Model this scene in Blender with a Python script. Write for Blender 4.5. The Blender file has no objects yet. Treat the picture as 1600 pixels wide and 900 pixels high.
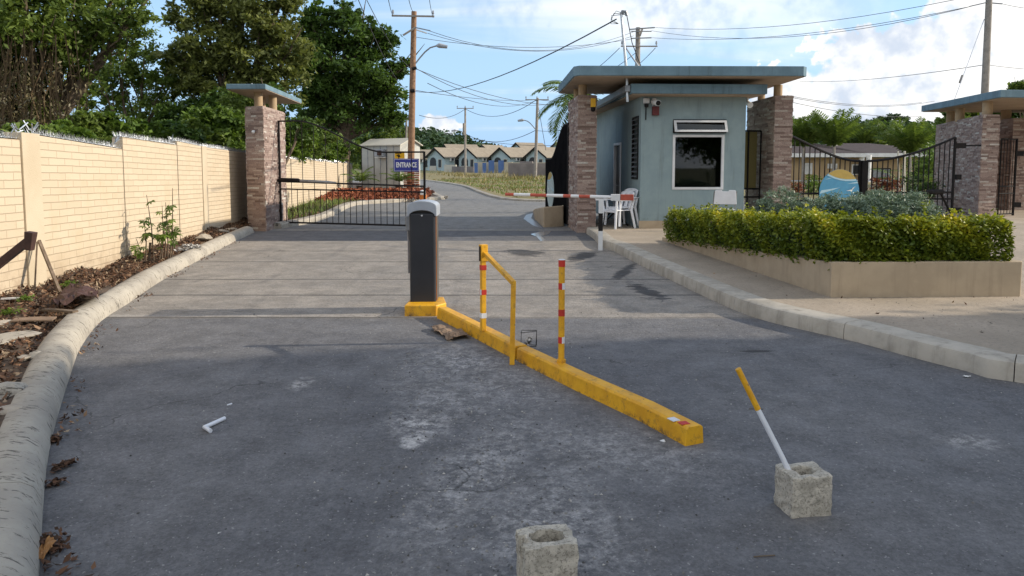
import bpy, bmesh, math, random
import numpy as np
from mathutils import Vector, Matrix
random.seed(7); rng = np.random.default_rng(7)
R = math.radians
C = bpy.context.scene.collection
SC = bpy.context.scene
# ---------------------------------------------------------------- camera, sky, sun, exposure
F = 1150.0; PPY = 352.5; TH = math.atan(.0825); HC = 1.58
cam_d = bpy.data.cameras.new('camera'); cam = bpy.data.objects.new('camera', cam_d); C.objects.link(cam)
cam.location = (0, 0, HC); cam.rotation_euler = (R(90) - TH, 0, 0)
cam_d.sensor_width = 36; cam_d.lens = 36 * F / 1600; cam_d.shift_y = -(450 - PPY) / 1600
cam_d.clip_start = .05; cam_d.clip_end = 3000
SC.camera = cam
SUN_EL = R(23); SUN_AZ = R(86)      # azimuth from +Y towards +X
w = bpy.data.worlds.new('World'); SC.world = w; w.use_nodes = True
SC.view_settings.view_transform = 'Standard'; SC.view_settings.look = 'None'
SC.view_settings.exposure = .56; SC.view_settings.gamma = 1; SC.view_settings.use_curve_mapping = False
SKY_STRENGTH = .15
CLOUD = 5.5

def ray(px, py):
    x = (px - 800) / F; u = -(py - PPY) / F
    return x, math.cos(TH) + math.sin(TH) * u, -math.sin(TH) + math.cos(TH) * u
def g(px, py, z=0.0):
    x, y, zz = ray(px, py); t = (z - HC) / zz
    return (x * t, y * t)
def at(px, py, Y):
    x, y, zz = ray(px, py); t = Y / y
    return (x * t, Y, HC + zz * t)

def world_sky():
    nt = w.node_tree; N = nt.nodes; L = nt.links; N.clear()
    out = N.new('ShaderNodeOutputWorld'); bg = N.new('ShaderNodeBackground'); bg.inputs[1].default_value = SKY_STRENGTH
    sky = N.new('ShaderNodeTexSky'); sky.sky_type = 'NISHITA'; sky.sun_disc = False
    sky.sun_elevation = SUN_EL; sky.sun_rotation = SUN_AZ
    sky.air_density = 1.0; sky.dust_density = .3; sky.ozone_density = 2.0
    tc = N.new('ShaderNodeTexCoord'); sep = N.new('ShaderNodeSeparateXYZ'); L.new(tc.outputs['Generated'], sep.inputs[0])
    def math_(op, a, b=None, clamp=False):
        n = N.new('ShaderNodeMath'); n.operation = op; n.use_clamp = clamp
        for i, v in enumerate((a, b)):
            if v is None: continue
            if isinstance(v, (int, float)): n.inputs[i].default_value = v
            else: L.new(v, n.inputs[i])
        return n.outputs[0]
    zc = math_('MAXIMUM', sep.outputs[2], 0.0); zz = math_('ADD', zc, .16)
    cx = math_('DIVIDE', sep.outputs[0], zz); cy = math_('DIVIDE', sep.outputs[1], zz)
    comb = N.new('ShaderNodeCombineXYZ'); L.new(cx, comb.inputs[0]); L.new(cy, comb.inputs[1]); comb.inputs[2].default_value = 3.3
    mp = N.new('ShaderNodeMapping'); L.new(comb.outputs[0], mp.inputs[0]); mp.inputs['Rotation'].default_value = (0, 0, R(-22)); mp.inputs['Scale'].default_value = (.38, 1.25, 1)
    n1 = N.new('ShaderNodeTexNoise'); L.new(mp.outputs[0], n1.inputs['Vector']); n1.inputs['Scale'].default_value = 1.15; n1.inputs['Detail'].default_value = 9; n1.inputs['Roughness'].default_value = .52; n1.inputs['Distortion'].default_value = .5
    # puffy cumulus detail in direction space
    n2 = N.new('ShaderNodeTexNoise'); L.new(tc.outputs['Generated'], n2.inputs['Vector']); n2.inputs['Scale'].default_value = 9; n2.inputs['Detail'].default_value = 10; n2.inputs['Roughness'].default_value = .55
    n3 = N.new('ShaderNodeTexNoise'); L.new(tc.outputs['Generated'], n3.inputs['Vector']); n3.inputs['Scale'].default_value = 48; n3.inputs['Detail'].default_value = 6; n3.inputs['Roughness'].default_value = .5
    def blob(px, py, rad, sy=1.0):
        d = Vector(ray(px, py)).normalized()
        dx = math_('SUBTRACT', sep.outputs[0], d.x); dy = math_('SUBTRACT', sep.outputs[1], d.y); dz = math_('SUBTRACT', sep.outputs[2], d.z)
        dz = math_('MULTIPLY', dz, sy)
        s = math_('ADD', math_('ADD', math_('MULTIPLY', dx, dx), math_('MULTIPLY', dy, dy)), math_('MULTIPLY', dz, dz))
        r = math_('DIVIDE', math_('SQRT', s), rad)
        return math_('SUBTRACT', 1.0, r)       # 1 at centre, 0 at rad
    def ramp(v, a, b):
        n = N.new('ShaderNodeMapRange'); n.interpolation_type = 'SMOOTHSTEP'; L.new(v, n.inputs[0]); n.inputs[1].default_value = a; n.inputs[2].default_value = b; return n.outputs[0]
    wisp = ramp(math_('ADD', n1.outputs[0], math_('MULTIPLY', math_('MAXIMUM', blob(1080, -60, .42, 2.0), -.3), .34)), .485, .80)
    wisp = math_('MULTIPLY', wisp, .8)
    cum = None
    for (px, py, rad, sy) in ((1400, 175, .13, 1.0), (1510, 140, .12, 1.1), (1345, 66, .06, 2.4), (1450, 66, .10, 2.8), (683, 205, .034, 1.1), (1215, 150, .045, 1.0), (1240, 200, .05, 1.6), (1700, 90, .2, 1.0)):
        k = blob(px, py, rad, sy)
        k = math_('ADD', k, math_('MULTIPLY', math_('SUBTRACT', n3.outputs[0], .5), .9 if rad > .06 else 1.7))
        cum = k if cum is None else math_('MAXIMUM', cum, k)
    # unseen broad cloud bank behind the viewer, added for neutral fill light
    back = math_('SUBTRACT', math_('SUBTRACT', math_('MULTIPLY', sep.outputs[2], .55), math_('MULTIPLY', sep.outputs[1], 1.0)), .22)
    cum = math_('MAXIMUM', cum, math_('ADD', math_('MINIMUM', back, .3), math_('MULTIPLY', math_('SUBTRACT', n2.outputs[0], .5), .8)))
    cm = ramp(math_('ADD', cum, math_('MULTIPLY', math_('SUBTRACT', n2.outputs[0], .5), 1.3)), .05, .22)
    cloud = math_('MAXIMUM', wisp, cm)
    shade = ramp(math_('ADD', math_('MULTIPLY', n2.outputs[0], .65), math_('MULTIPLY', n3.outputs[0], .35)), .38, .58)
    cc = N.new('ShaderNodeMix'); cc.data_type = 'RGBA'; L.new(shade, cc.inputs[0])
    cc.inputs[6].default_value = (CLOUD*.58, CLOUD*.65, CLOUD*.76, 1); cc.inputs[7].default_value = (CLOUD, CLOUD*.99, CLOUD*.97, 1)
    mx = N.new('ShaderNodeMix'); mx.data_type = 'RGBA'; L.new(cloud, mx.inputs[0]); 
    hz = N.new('ShaderNodeMix'); hz.data_type = 'RGBA'; L.new(ramp(sep.outputs[2], .34, -.02), hz.inputs[0]); L.new(sky.outputs[0], hz.inputs[6]); hz.inputs[7].default_value = (2.0, 3.15, 4.7, 1)
    L.new(hz.outputs[2], mx.inputs[6]); L.new(cc.outputs[2], mx.inputs[7])
    L.new(mx.outputs[2], bg.inputs[0]); L.new(bg.outputs[0], out.inputs[0])
world_sky()
sd = bpy.data.lights.new('sun', 'SUN'); sun = bpy.data.objects.new('sun', sd); C.objects.link(sun)
sd.energy = 3.5; sd.angle = R(.6); sd.color = (1.0, .89, .73)
sun.rotation_euler = (R(90) - SUN_EL, 0, R(180) - SUN_AZ)   # local +Z points back to the sun
sdir = Vector((math.sin(SUN_AZ) * math.cos(SUN_EL), math.cos(SUN_AZ) * math.cos(SUN_EL), math.sin(SUN_EL)))
sun.rotation_euler = sdir.to_track_quat('Z', 'Y').to_euler(); sun.location = (60, 0, 60)

# ---------------------------------------------------------------- materials
def s(r, gg, b):
    f = lambda c: ((c / 255 + .055) / 1.055) ** 2.4 if c > 10 else c / 255 / 12.92
    return (f(r), f(gg), f(b), 1)
def col(c): return c if len(c) == 4 else (*c, 1)
def base_mat(name):
    m = bpy.data.materials.new(name); m.use_nodes = True
    nt = m.node_tree; b = nt.nodes['Principled BSDF']; return m, nt.nodes, nt.links, b
def nnoise(N, L, vec, scale, detail=5, rough=.55, dist=0):
    n = N.new('ShaderNodeTexNoise'); n.inputs['Scale'].default_value = scale; n.inputs['Detail'].default_value = detail
    n.inputs['Roughness'].default_value = rough; n.inputs['Distortion'].default_value = dist
    if vec is not None: L.new(vec, n.inputs['Vector'])
    return n.outputs[0]
def nrange(N, L, v, a, b, lo=0., hi=1.):
    n = N.new('ShaderNodeMapRange'); n.interpolation_type = 'SMOOTHSTEP'; L.new(v, n.inputs[0])
    for i, k in enumerate((a, b, lo, hi)): n.inputs[i + 1].default_value = k
    return n.outputs[0]
def nmix(N, L, f, a, b, mode='MIX'):
    n = N.new('ShaderNodeMix'); n.data_type = 'RGBA'; n.blend_type = mode
    for i, k in ((0, f), (6, a), (7, b)):
        if isinstance(k, (int, float)): n.inputs[i].default_value = k
        elif isinstance(k, tuple): n.inputs[i].default_value = col(k)
        else: L.new(k, n.inputs[i])
    return n.outputs[2]
def nmath(N, L, op, a, b):
    n = N.new('ShaderNodeMath'); n.operation = op
    for i, k in enumerate((a, b)):
        if isinstance(k, (int, float)): n.inputs[i].default_value = k
        else: L.new(k, n.inputs[i])
    return n.outputs[0]
def nbump(N, L, b, h, strength, dist=.01):
    n = N.new('ShaderNodeBump'); n.inputs['Strength'].default_value = strength; n.inputs['Distance'].default_value = dist
    L.new(h, n.inputs['Height']); L.new(n.outputs[0], b.inputs['Normal'])
def mat(name, c1, c2=None, scale=4, rough=.75, bump=0, bscale=60, metal=0, c3=None, s3=1.2, t3=(.55, .7), spec=.4):
    m, N, L, b = base_mat(name)
    tc = N.new('ShaderNodeTexCoord').outputs['Object']
    c2 = c2 or tuple(k * .8 for k in c1[:3])
    c = nmix(N, L, nrange(N, L, nnoise(N, L, tc, scale, 6, .6), .3, .7), c1, c2)
    if c3: c = nmix(N, L, nrange(N, L, nnoise(N, L, tc, s3, 7, .65, .4), t3[0], t3[1]), c, c3)
    L.new(c, b.inputs['Base Color']); b.inputs['Roughness'].default_value = rough; b.inputs['Metallic'].default_value = metal
    b.inputs['Specular IOR Level'].default_value = spec
    if bump: nbump(N, L, b, nnoise(N, L, tc, bscale, 4, .6), bump)
    return m
def tint_mat(name, stops, rough=.6, trans=0.0, bump=0, scale=30, nvar=.25, spec=.3):
    """colour from the per-face 'tint' attribute"""
    m, N, L, b = base_mat(name)
    at_ = N.new('ShaderNodeAttribute'); at_.attribute_name = 'tint'
    r = N.new('ShaderNodeValToRGB'); L.new(at_.outputs['Fac'], r.inputs[0])
    els = r.color_ramp.elements
    while len(els) < len(stops): els.new(.5)
    for e, (p, c) in zip(els, stops): e.position = p; e.color = col(c)
    tc = N.new('ShaderNodeTexCoord').outputs['Object']
    nz = nnoise(N, L, tc, scale, 5, .6)
    c = nmix(N, L, nrange(N, L, nz, .3, .7, 0, nvar), r.outputs[0], (.02, .02, .015))
    L.new(c, b.inputs['Base Color']); b.inputs['Roughness'].default_value = rough; b.inputs['Specular IOR Level'].default_value = spec
    if bump: nbump(N, L, b, nz, bump)
    if trans:
        tr = N.new('ShaderNodeBsdfTranslucent'); mx = N.new('ShaderNodeMixShader'); mx.inputs[0].default_value = trans
        tcx = nmix(N, L, 1.0, c, (1.0, 1.0, .55), 'MULTIPLY'); L.new(tcx, tr.inputs[0])
        L.new(b.outputs[0], mx.inputs[1]); L.new(tr.outputs[0], mx.inputs[2])
        L.new(mx.outputs[0], N['Material Output'].inputs['Surface'])
    return m

def leaf_mat(name, dark, light, trans=.42, extra=None):
    st = [(0, dark), (.55, tuple((a + b) / 2 for a, b in zip(dark, light))), (.9, light)]
    if extra: st.append((1.0, extra))
    return tint_mat(name, st, .5, trans, nvar=.1, spec=.35)

M = {}
M['leaf_dark'] = leaf_mat('leaf_dark', (.03, .065, .018), (.13, .22, .045))
M['leaf_mid'] = leaf_mat('leaf_mid', (.05, .095, .022), (.24, .32, .07))
M['leaf_olive'] = leaf_mat('leaf_olive', (.075, .10, .03), (.30, .33, .10))
M['leaf_bright'] = leaf_mat('leaf_bright', (.05, .10, .015), (.20, .30, .05))
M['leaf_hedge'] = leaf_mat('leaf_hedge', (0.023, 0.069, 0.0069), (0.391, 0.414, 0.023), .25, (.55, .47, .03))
M['leaf_grey'] = leaf_mat('leaf_grey', (.06, .105, .075), (.22, .29, .20), .15)
M['leaf_palm'] = leaf_mat('leaf_palm', (.04, .085, .018), (.20, .28, .06))
M['leaf_red'] = leaf_mat('leaf_red', (0.069, 0.023, 0.023), (0.345, 0.103, 0.0403))
M['leaf_far'] = leaf_mat('leaf_far', (0.031, 0.0651, 0.031), (0.093, 0.147, 0.062), .2)
M['vine_dry'] = leaf_mat('vine_dry', (.055, .05, .025), (.22, .18, .09), .1)
M['grass_dry'] = leaf_mat('grass_dry', (0.115, 0.115, 0.0345), (0.345, 0.265, 0.115), .25)
M['grass_green'] = leaf_mat('grass_green', (0.0775, 0.139, 0.031), (0.248, 0.31, 0.0775), .25)
M['litter'] = tint_mat('leaf_litter', [(0, (.035, .022, .014)), (.45, (.12, .06, .035)), (.8, (.24, .13, .07)), (1, (.42, .33, .22))], .85)
M['mulch_red'] = tint_mat('red_mulch', [(0, (.12, .03, .015)), (.6, (.32, .09, .04)), (1, (.5, .2, .1))], .85)
M['stone'] = tint_mat('ledger_stone', [(0, (.24, .165, .14)), (.35, (.38, .275, .235)), (.65, (.49, .385, .33)), (.85, (.58, .52, .46)), (1, (.68, .64, .58))], .8, 0, .5, 55, .45)
M['gravel'] = tint_mat('road_chips', [(0, (.05, .05, .05)), (.6, (.25, .24, .22)), (1, (.6, .58, .55))], .85)
M['bark'] = mat('bark', (.16, .12, .085), (.06, .045, .03), 9, .95, .9, 25)
M['pole_wood'] = mat('pole_wood', (.30, .18, .11), (.19, .11, .065), 6, .9, .6, 30, c3=(.10, .06, .04), s3=3)
M['pole_grey'] = mat('pole_grey', (.34, .31, .28), (.24, .22, .2), 5, .9, .4, 30)
M['black_metal'] = mat('black_metal', (.010, .010, .011), (.022, .019, .018), 8, .6, .1, spec=.15)
M['grey_metal'] = mat('grey_metal', (.30, .31, .33), (.2, .21, .22), 8, .4, 0, metal=.7)
M['galv'] = mat('galvanised', (.62, .64, .67), (.42, .44, .46), 14, .3, 0, metal=.85)
M['white_paint'] = mat('white_paint', (.75, .76, .77), (.62, .63, .64), 3, .5, .05)
M['plastic_white'] = mat('white_plastic', (.74, .76, .80), (.66, .68, .72), 5, .35, 0)
def yellow_mat():
    m, N, L, b = base_mat('yellow_paint'); tc = N.new('ShaderNodeTexCoord').outputs['Object']
    c = nmix(N, L, nrange(N, L, nnoise(N, L, tc, 7, 8, .7), .35, .65), (.76, .40, .012), (.62, .30, .008))
    c = nmix(N, L, nrange(N, L, nnoise(N, L, tc, 9, 10, .8), .53, .62, 0, .7), c, (.34, .185, .03))
    sp = N.new('ShaderNodeSeparateXYZ'); ge = N.new('ShaderNodeNewGeometry'); L.new(ge.outputs['Position'], sp.inputs[0])
    c = nmix(N, L, nmath(N, L, 'MULTIPLY', nrange(N, L, sp.outputs[2], .0, .045, 1, 0), nrange(N, L, nnoise(N, L, tc, 7, 10, .85), .50, .60)), c, (.07, .05, .035))
    c = nmix(N, L, nrange(N, L, nnoise(N, L, tc, 34, 5, .7), .64, .68, 0, .9), c, (.10, .075, .05))
    L.new(c, b.inputs['Base Color']); b.inputs['Roughness'].default_value = .5; nbump(N, L, b, nnoise(N, L, tc, 30, 7, .7), .5, .006); return m
M['yellow'] = yellow_mat()
M['red_paint'] = mat('red_paint', (.55, .035, .02), (.42, .03, .02), 9, .5)
M['red_faded'] = mat('faded_red_paint', (.50, .10, .06), (.36, .07, .045), 12, .6)
M['teal'] = mat('teal_wall', (.255, .35, .35), (.215, .305, .31), 2.2, .85, .25, 80, c3=(.12, .17, .165), s3=1.1, t3=(.58, .85))
M['blue_fascia'] = mat('blue_fascia', (.16, .25, .31), (.12, .19, .24), 3, .8, .2, 60, c3=(.06, .09, .11), s3=2.2, t3=(.55, .8))
M['soffit'] = mat('soffit_concrete', (.42, .33, .25), (.33, .255, .19), 2, .85, .2, 40)
M['tan_paint'] = mat('tan_paint', (.50, .38, .24), (.43, .32, .20), 2.2, .85, .3, 60, c3=(.30, .24, .17), s3=1.4, t3=(.55, .85))
M['tan_col'] = mat('tan_column', (.45, .33, .20), (.36, .26, .16), 3, .85, .3, 60)
M['cream'] = mat('cream_wall_plain', (.55, .46, .335), (.49, .405, .285), 2, .85, .4, 60)
M['dark_int'] = mat('dark_interior', (.035, .042, .048), (.022, .027, .03), 2, .9)
M['dark_panel'] = mat('charcoal_panel', (.018, .020, .025), (.026, .028, .034), 3, .55, .06, 150)
M['black_sheet'] = mat('black_sheeting', (.008, .008, .009), (.012, .012, .013), 3, 1, spec=0)
M['shell'] = mat('cabinet_shell', (.10, .085, .07), (.07, .06, .05), 5, .5)
M['cap_grey'] = mat('grey_cap', (.38, .41, .45), (.31, .34, .385), 5, .4, .08, 60)
M['rust'] = mat('rusty_brown', (.045, .022, .018), (.08, .04, .03), 14, .6, .3, 40)
M['orange'] = mat('orange_paint', (.65, .20, .03), (.5, .15, .03), 6, .6)
M['kerb_conc'] = None
M['rock'] = mat('rock', (.42, .37, .30), (.26, .22, .17), 6, .9, .8, 12)
M['paper'] = mat('paper', (.7, .7, .68), (.6, .6, .58), 3, .8)
M['cardboard'] = mat('cardboard', (.26, .18, .12), (.16, .11, .075), 5, .9, .4, 20)
M['wood_grey'] = mat('weathered_wood', (.20, .15, .11), (.11, .08, .055), 12, .9, .5, 30)
M['roof_beige'] = mat('beige_shingle', (.29, .25, .195), (.23, .195, .15), 1.5, .9, .4, 6)
M['roof_brown'] = mat('brown_shingle', (.06, .042, .04), (.042, .03, .028), 1.5, .9, .4, 6)
M['far_teal'] = mat('pale_teal_wall', (.42, .52, .55), (.37, .47, .50), .6, .85)
M['far_white'] = mat('cream_house_trim', (.58, .55, .47), (.5, .47, .4), .6, .85)
M['far_dark'] = mat('dark_opening', (.03, .035, .04), (.045, .05, .055), 1, .6)
M['far_blue'] = mat('blue_panel', (.10, .19, .42), (.08, .15, .34), .6, .8)
M['block_grey'] = mat('grey_block_wall', (.26, .23, .22), (.17, .15, .145), .8, .9, .4, 5)
M['block_beige'] = mat('beige_block_wall', (.52, .47, .36), (.42, .37, .28), .8, .9, .3, 5)
M['yellow_house'] = mat('ochre_house_wall', (.42, .31, .18), (.36, .26, .15), 1, .9)
M['shed_white'] = mat('shed_panel', (.50, .50, .46), (.40, .40, .37), 1.2, .7, .2, 5)
M['bed_soil'] = mat('bed_soil', (.12, .085, .06), (.06, .042, .03), 5, 1, .9, 30)
M['dirt_green'] = mat('dry_grass_ground', (.14, .13, .055), (.085, .095, .03), .6, 1, .8, 4, c3=(.22, .17, .10), s3=.3)
M['grass_ground'] = mat('grass_ground', (.17, .16, .06), (.27, .21, .11), 1.1, 1, .8, 8)
M['sign_blue'] = mat('sign_blue', (.012, .022, .22), (.018, .03, .25), 5, .35)
M['sign_yellow'] = mat('sign_yellow', (.75, .42, .01), (.68, .38, .01), 5, .45)
M['emblem_blue'] = mat('emblem_blue', (.06, .27, .45), (.05, .23, .40), 6, .5)
M['emblem_gold'] = mat('emblem_gold', (.42, .30, .07), (.36, .26, .06), 6, .5)
M['emblem_pale'] = mat('emblem_pale', (.36, .56, .66), (.32, .5, .6), 6, .5)
M['emblem_white'] = mat('emblem_white', (.42, .50, .50), (.36, .45, .45), 6, .6)
M['terracotta'] = mat('black_pot', (.03, .028, .027), (.05, .045, .04), 4, .6)
M['forest_floor'] = mat('forest_floor', (.02, .035, .012), (.035, .05, .018), .1, 1)
M['maroon'] = mat('maroon_box', (.12, .02, .02), (.09, .016, .016), 8, .5)
M['cable'] = mat('cable_black', (.02, .02, .022), (.03, .03, .03), 8, .6)
M['silver'] = mat('silver_label', (.55, .56, .58), (.45, .46, .48), 8, .4, metal=.4)

def glass_mat():
    m, N, L, b = base_mat('window_glass')
    gl = N.new('ShaderNodeBsdfGlossy'); gl.inputs['Roughness'].default_value = .02; gl.inputs[0].default_value = (.9, .95, 1, 1)
    tr = N.new('ShaderNodeBsdfTransparent'); tr.inputs[0].default_value = (.42, .45, .46, 1)
    fr = N.new('ShaderNodeFresnel'); fr.inputs[0].default_value = 1.5
    mx = N.new('ShaderNodeMixShader'); L.new(fr.outputs[0], mx.inputs[0]); L.new(tr.outputs[0], mx.inputs[1]); L.new(gl.outputs[0], mx.inputs[2])
    L.new(mx.outputs[0], N['Material Output'].inputs['Surface']); return m
M['glass'] = glass_mat()

def brick_mat():
    m, N, L, b = base_mat('cream_scored_block')
    uv = N.new('ShaderNodeUVMap'); uv.uv_map = 'UVMap'
    nz = nnoise(N, L, uv.outputs[0], 2.5, 4)
    mp = N.new('ShaderNodeVectorMath'); mp.operation = 'ADD'
    cb = N.new('ShaderNodeCombineXYZ'); L.new(nmath(N, L, 'MULTIPLY', nmath(N, L, 'SUBTRACT', nz, .5), .02), cb.inputs[1])
    L.new(uv.outputs[0], mp.inputs[0]); L.new(cb.outputs[0], mp.inputs[1])
    br = N.new('ShaderNodeTexBrick'); L.new(mp.outputs[0], br.inputs['Vector'])
    br.inputs['Scale'].default_value = 1; br.inputs['Brick Width'].default_value = .40; br.inputs['Row Height'].default_value = .0925
    br.inputs['Mortar Size'].default_value = .005; br.inputs['Mortar Smooth'].default_value = .35; br.inputs['Bias'].default_value = -.2
    br.inputs['Color1'].default_value = col((.56, .465, .34)); br.inputs['Color2'].default_value = col((.52, .425, .305)); br.inputs['Mortar'].default_value = col((.42, .335, .235))
    tc = N.new('ShaderNodeTexCoord').outputs['Object']
    c = nmix(N, L, nrange(N, L, nnoise(N, L, tc, 1.3, 8, .65), .5, .8, 0, .45), br.outputs[0], (.45, .35, .21))
    c = nmix(N, L, nrange(N, L, nnoise(N, L, tc, 9, 6, .7), .62, .8, 0, .5), c, (.36, .25, .14))
    sz = N.new('ShaderNodeSeparateXYZ'); L.new(uv.outputs[0], sz.inputs[0])
    c = nmix(N, L, nmath(N, L, 'MULTIPLY', nrange(N, L, sz.outputs[1], .25, .75, 1, 0), nrange(N, L, nnoise(N, L, tc, 5, 7, .7), .42, .6, .15, .7)), c, (.30, .22, .15))
    L.new(c, b.inputs['Base Color']); b.inputs['Roughness'].default_value = .85; b.inputs['Specular IOR Level'].default_value = .2
    h = nmath(N, L, 'SUBTRACT', nmath(N, L, 'MULTIPLY', nnoise(N, L, tc, 35, 5), .25), br.outputs[1])
    nbump(N, L, b, h, .8, .012); return m
M['brick'] = brick_mat()

def weathered(name, c1, c2, streak, amt=.35, basez=.35, sc=2.2):
    m, N, L, b = base_mat(name); tc = N.new('ShaderNodeTexCoord').outputs['Object']
    ge = N.new('ShaderNodeNewGeometry'); sp = N.new('ShaderNodeSeparateXYZ'); L.new(ge.outputs['Position'], sp.inputs[0])
    c = nmix(N, L, nrange(N, L, nnoise(N, L, tc, sc, 8, .65), .35, .65), c1, c2)
    mp = N.new('ShaderNodeMapping'); L.new(ge.outputs['Position'], mp.inputs[0]); mp.inputs['Scale'].default_value = (7, 7, .55)
    c = nmix(N, L, nrange(N, L, nnoise(N, L, mp.outputs[0], 1, 7, .7), .5, .72, 0, amt), c, streak)
    c = nmix(N, L, nmath(N, L, 'MULTIPLY', nrange(N, L, sp.outputs[2], basez, basez + .45, 1, 0), nrange(N, L, nnoise(N, L, tc, 6, 8, .72), .44, .62, .05, .6)), c, streak)
    c = nmix(N, L, nrange(N, L, nnoise(N, L, tc, 1.1, 9, .7, .5), .58, .72, 0, .45), c, tuple(k * 1.18 for k in c1))
    L.new(c, b.inputs['Base Color']); b.inputs['Roughness'].default_value = .88; b.inputs['Specular IOR Level'].default_value = .25
    nbump(N, L, b, nnoise(N, L, tc, 45, 6, .7), .35, .006); return m
M['teal'] = weathered('teal_wall', (.275, .355, .37), (.24, .315, .335), (.12, .14, .125), .38, .15)
M['tan_paint'] = weathered('tan_paint', (.46, .37, .26), (.40, .32, .225), (.24, .185, .13), .4, -.1)
M['blue_fascia'] = weathered('blue_fascia', (.17, .26, .315), (.13, .205, .25), (.06, .08, .09), .55, -3)
def kerb_mat():
    m, N, L, b = base_mat('kerb_concrete')
    tc = N.new('ShaderNodeTexCoord').outputs['Object']
    c = nmix(N, L, nrange(N, L, nnoise(N, L, tc, 2.2, 8, .65), .3, .7), (.44, .40, .33), (.31, .28, .235))
    mp = N.new('ShaderNodeMapping'); L.new(tc, mp.inputs[0]); mp.inputs['Scale'].default_value = (10, 42, 10)
    c = nmix(N, L, nrange(N, L, nnoise(N, L, mp.outputs[0], 1, 6, .7), .56, .62, 0, .9), c, (.085, .075, .06))
    c = nmix(N, L, nrange(N, L, nnoise(N, L, tc, .9, 5, .6, .5), .55, .75, 0, .6), c, (.26, .22, .17))
    L.new(c, b.inputs['Base Color']); b.inputs['Roughness'].default_value = .9
    nbump(N, L, b, nnoise(N, L, tc, 50, 6, .7), .5, .008); return m
M['kerb_conc'] = kerb_mat()
M['kerb_edge'] = weathered('kerb_edge_concrete', (.46, .42, .355), (.34, .31, .26), (.13, .115, .095), .5, -.33, 3.5)

def pave_mat():
    m, N, L, b = base_mat('sandy_concrete')
    tc = N.new('ShaderNodeTexCoord').outputs['Object']
    c = nmix(N, L, nrange(N, L, nnoise(N, L, tc, .8, 8, .6), .35, .65), (.40, .33, .255), (.30, .25, .19))
    c = nmix(N, L, nrange(N, L, nnoise(N, L, tc, 30, 6, .8), .48, .62, 0, .6), c, (.21, .175, .14))
    c = nmix(N, L, nrange(N, L, nnoise(N, L, tc, 3.5, 8, .7, .5), .6, .75, 0, .5), c, (.47, .41, .33))
    L.new(c, b.inputs['Base Color']); b.inputs['Roughness'].default_value = .95
    nbump(N, L, b, nnoise(N, L, tc, 70, 6, .75), .6, .01); return m
M['pave'] = pave_mat()

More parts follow.
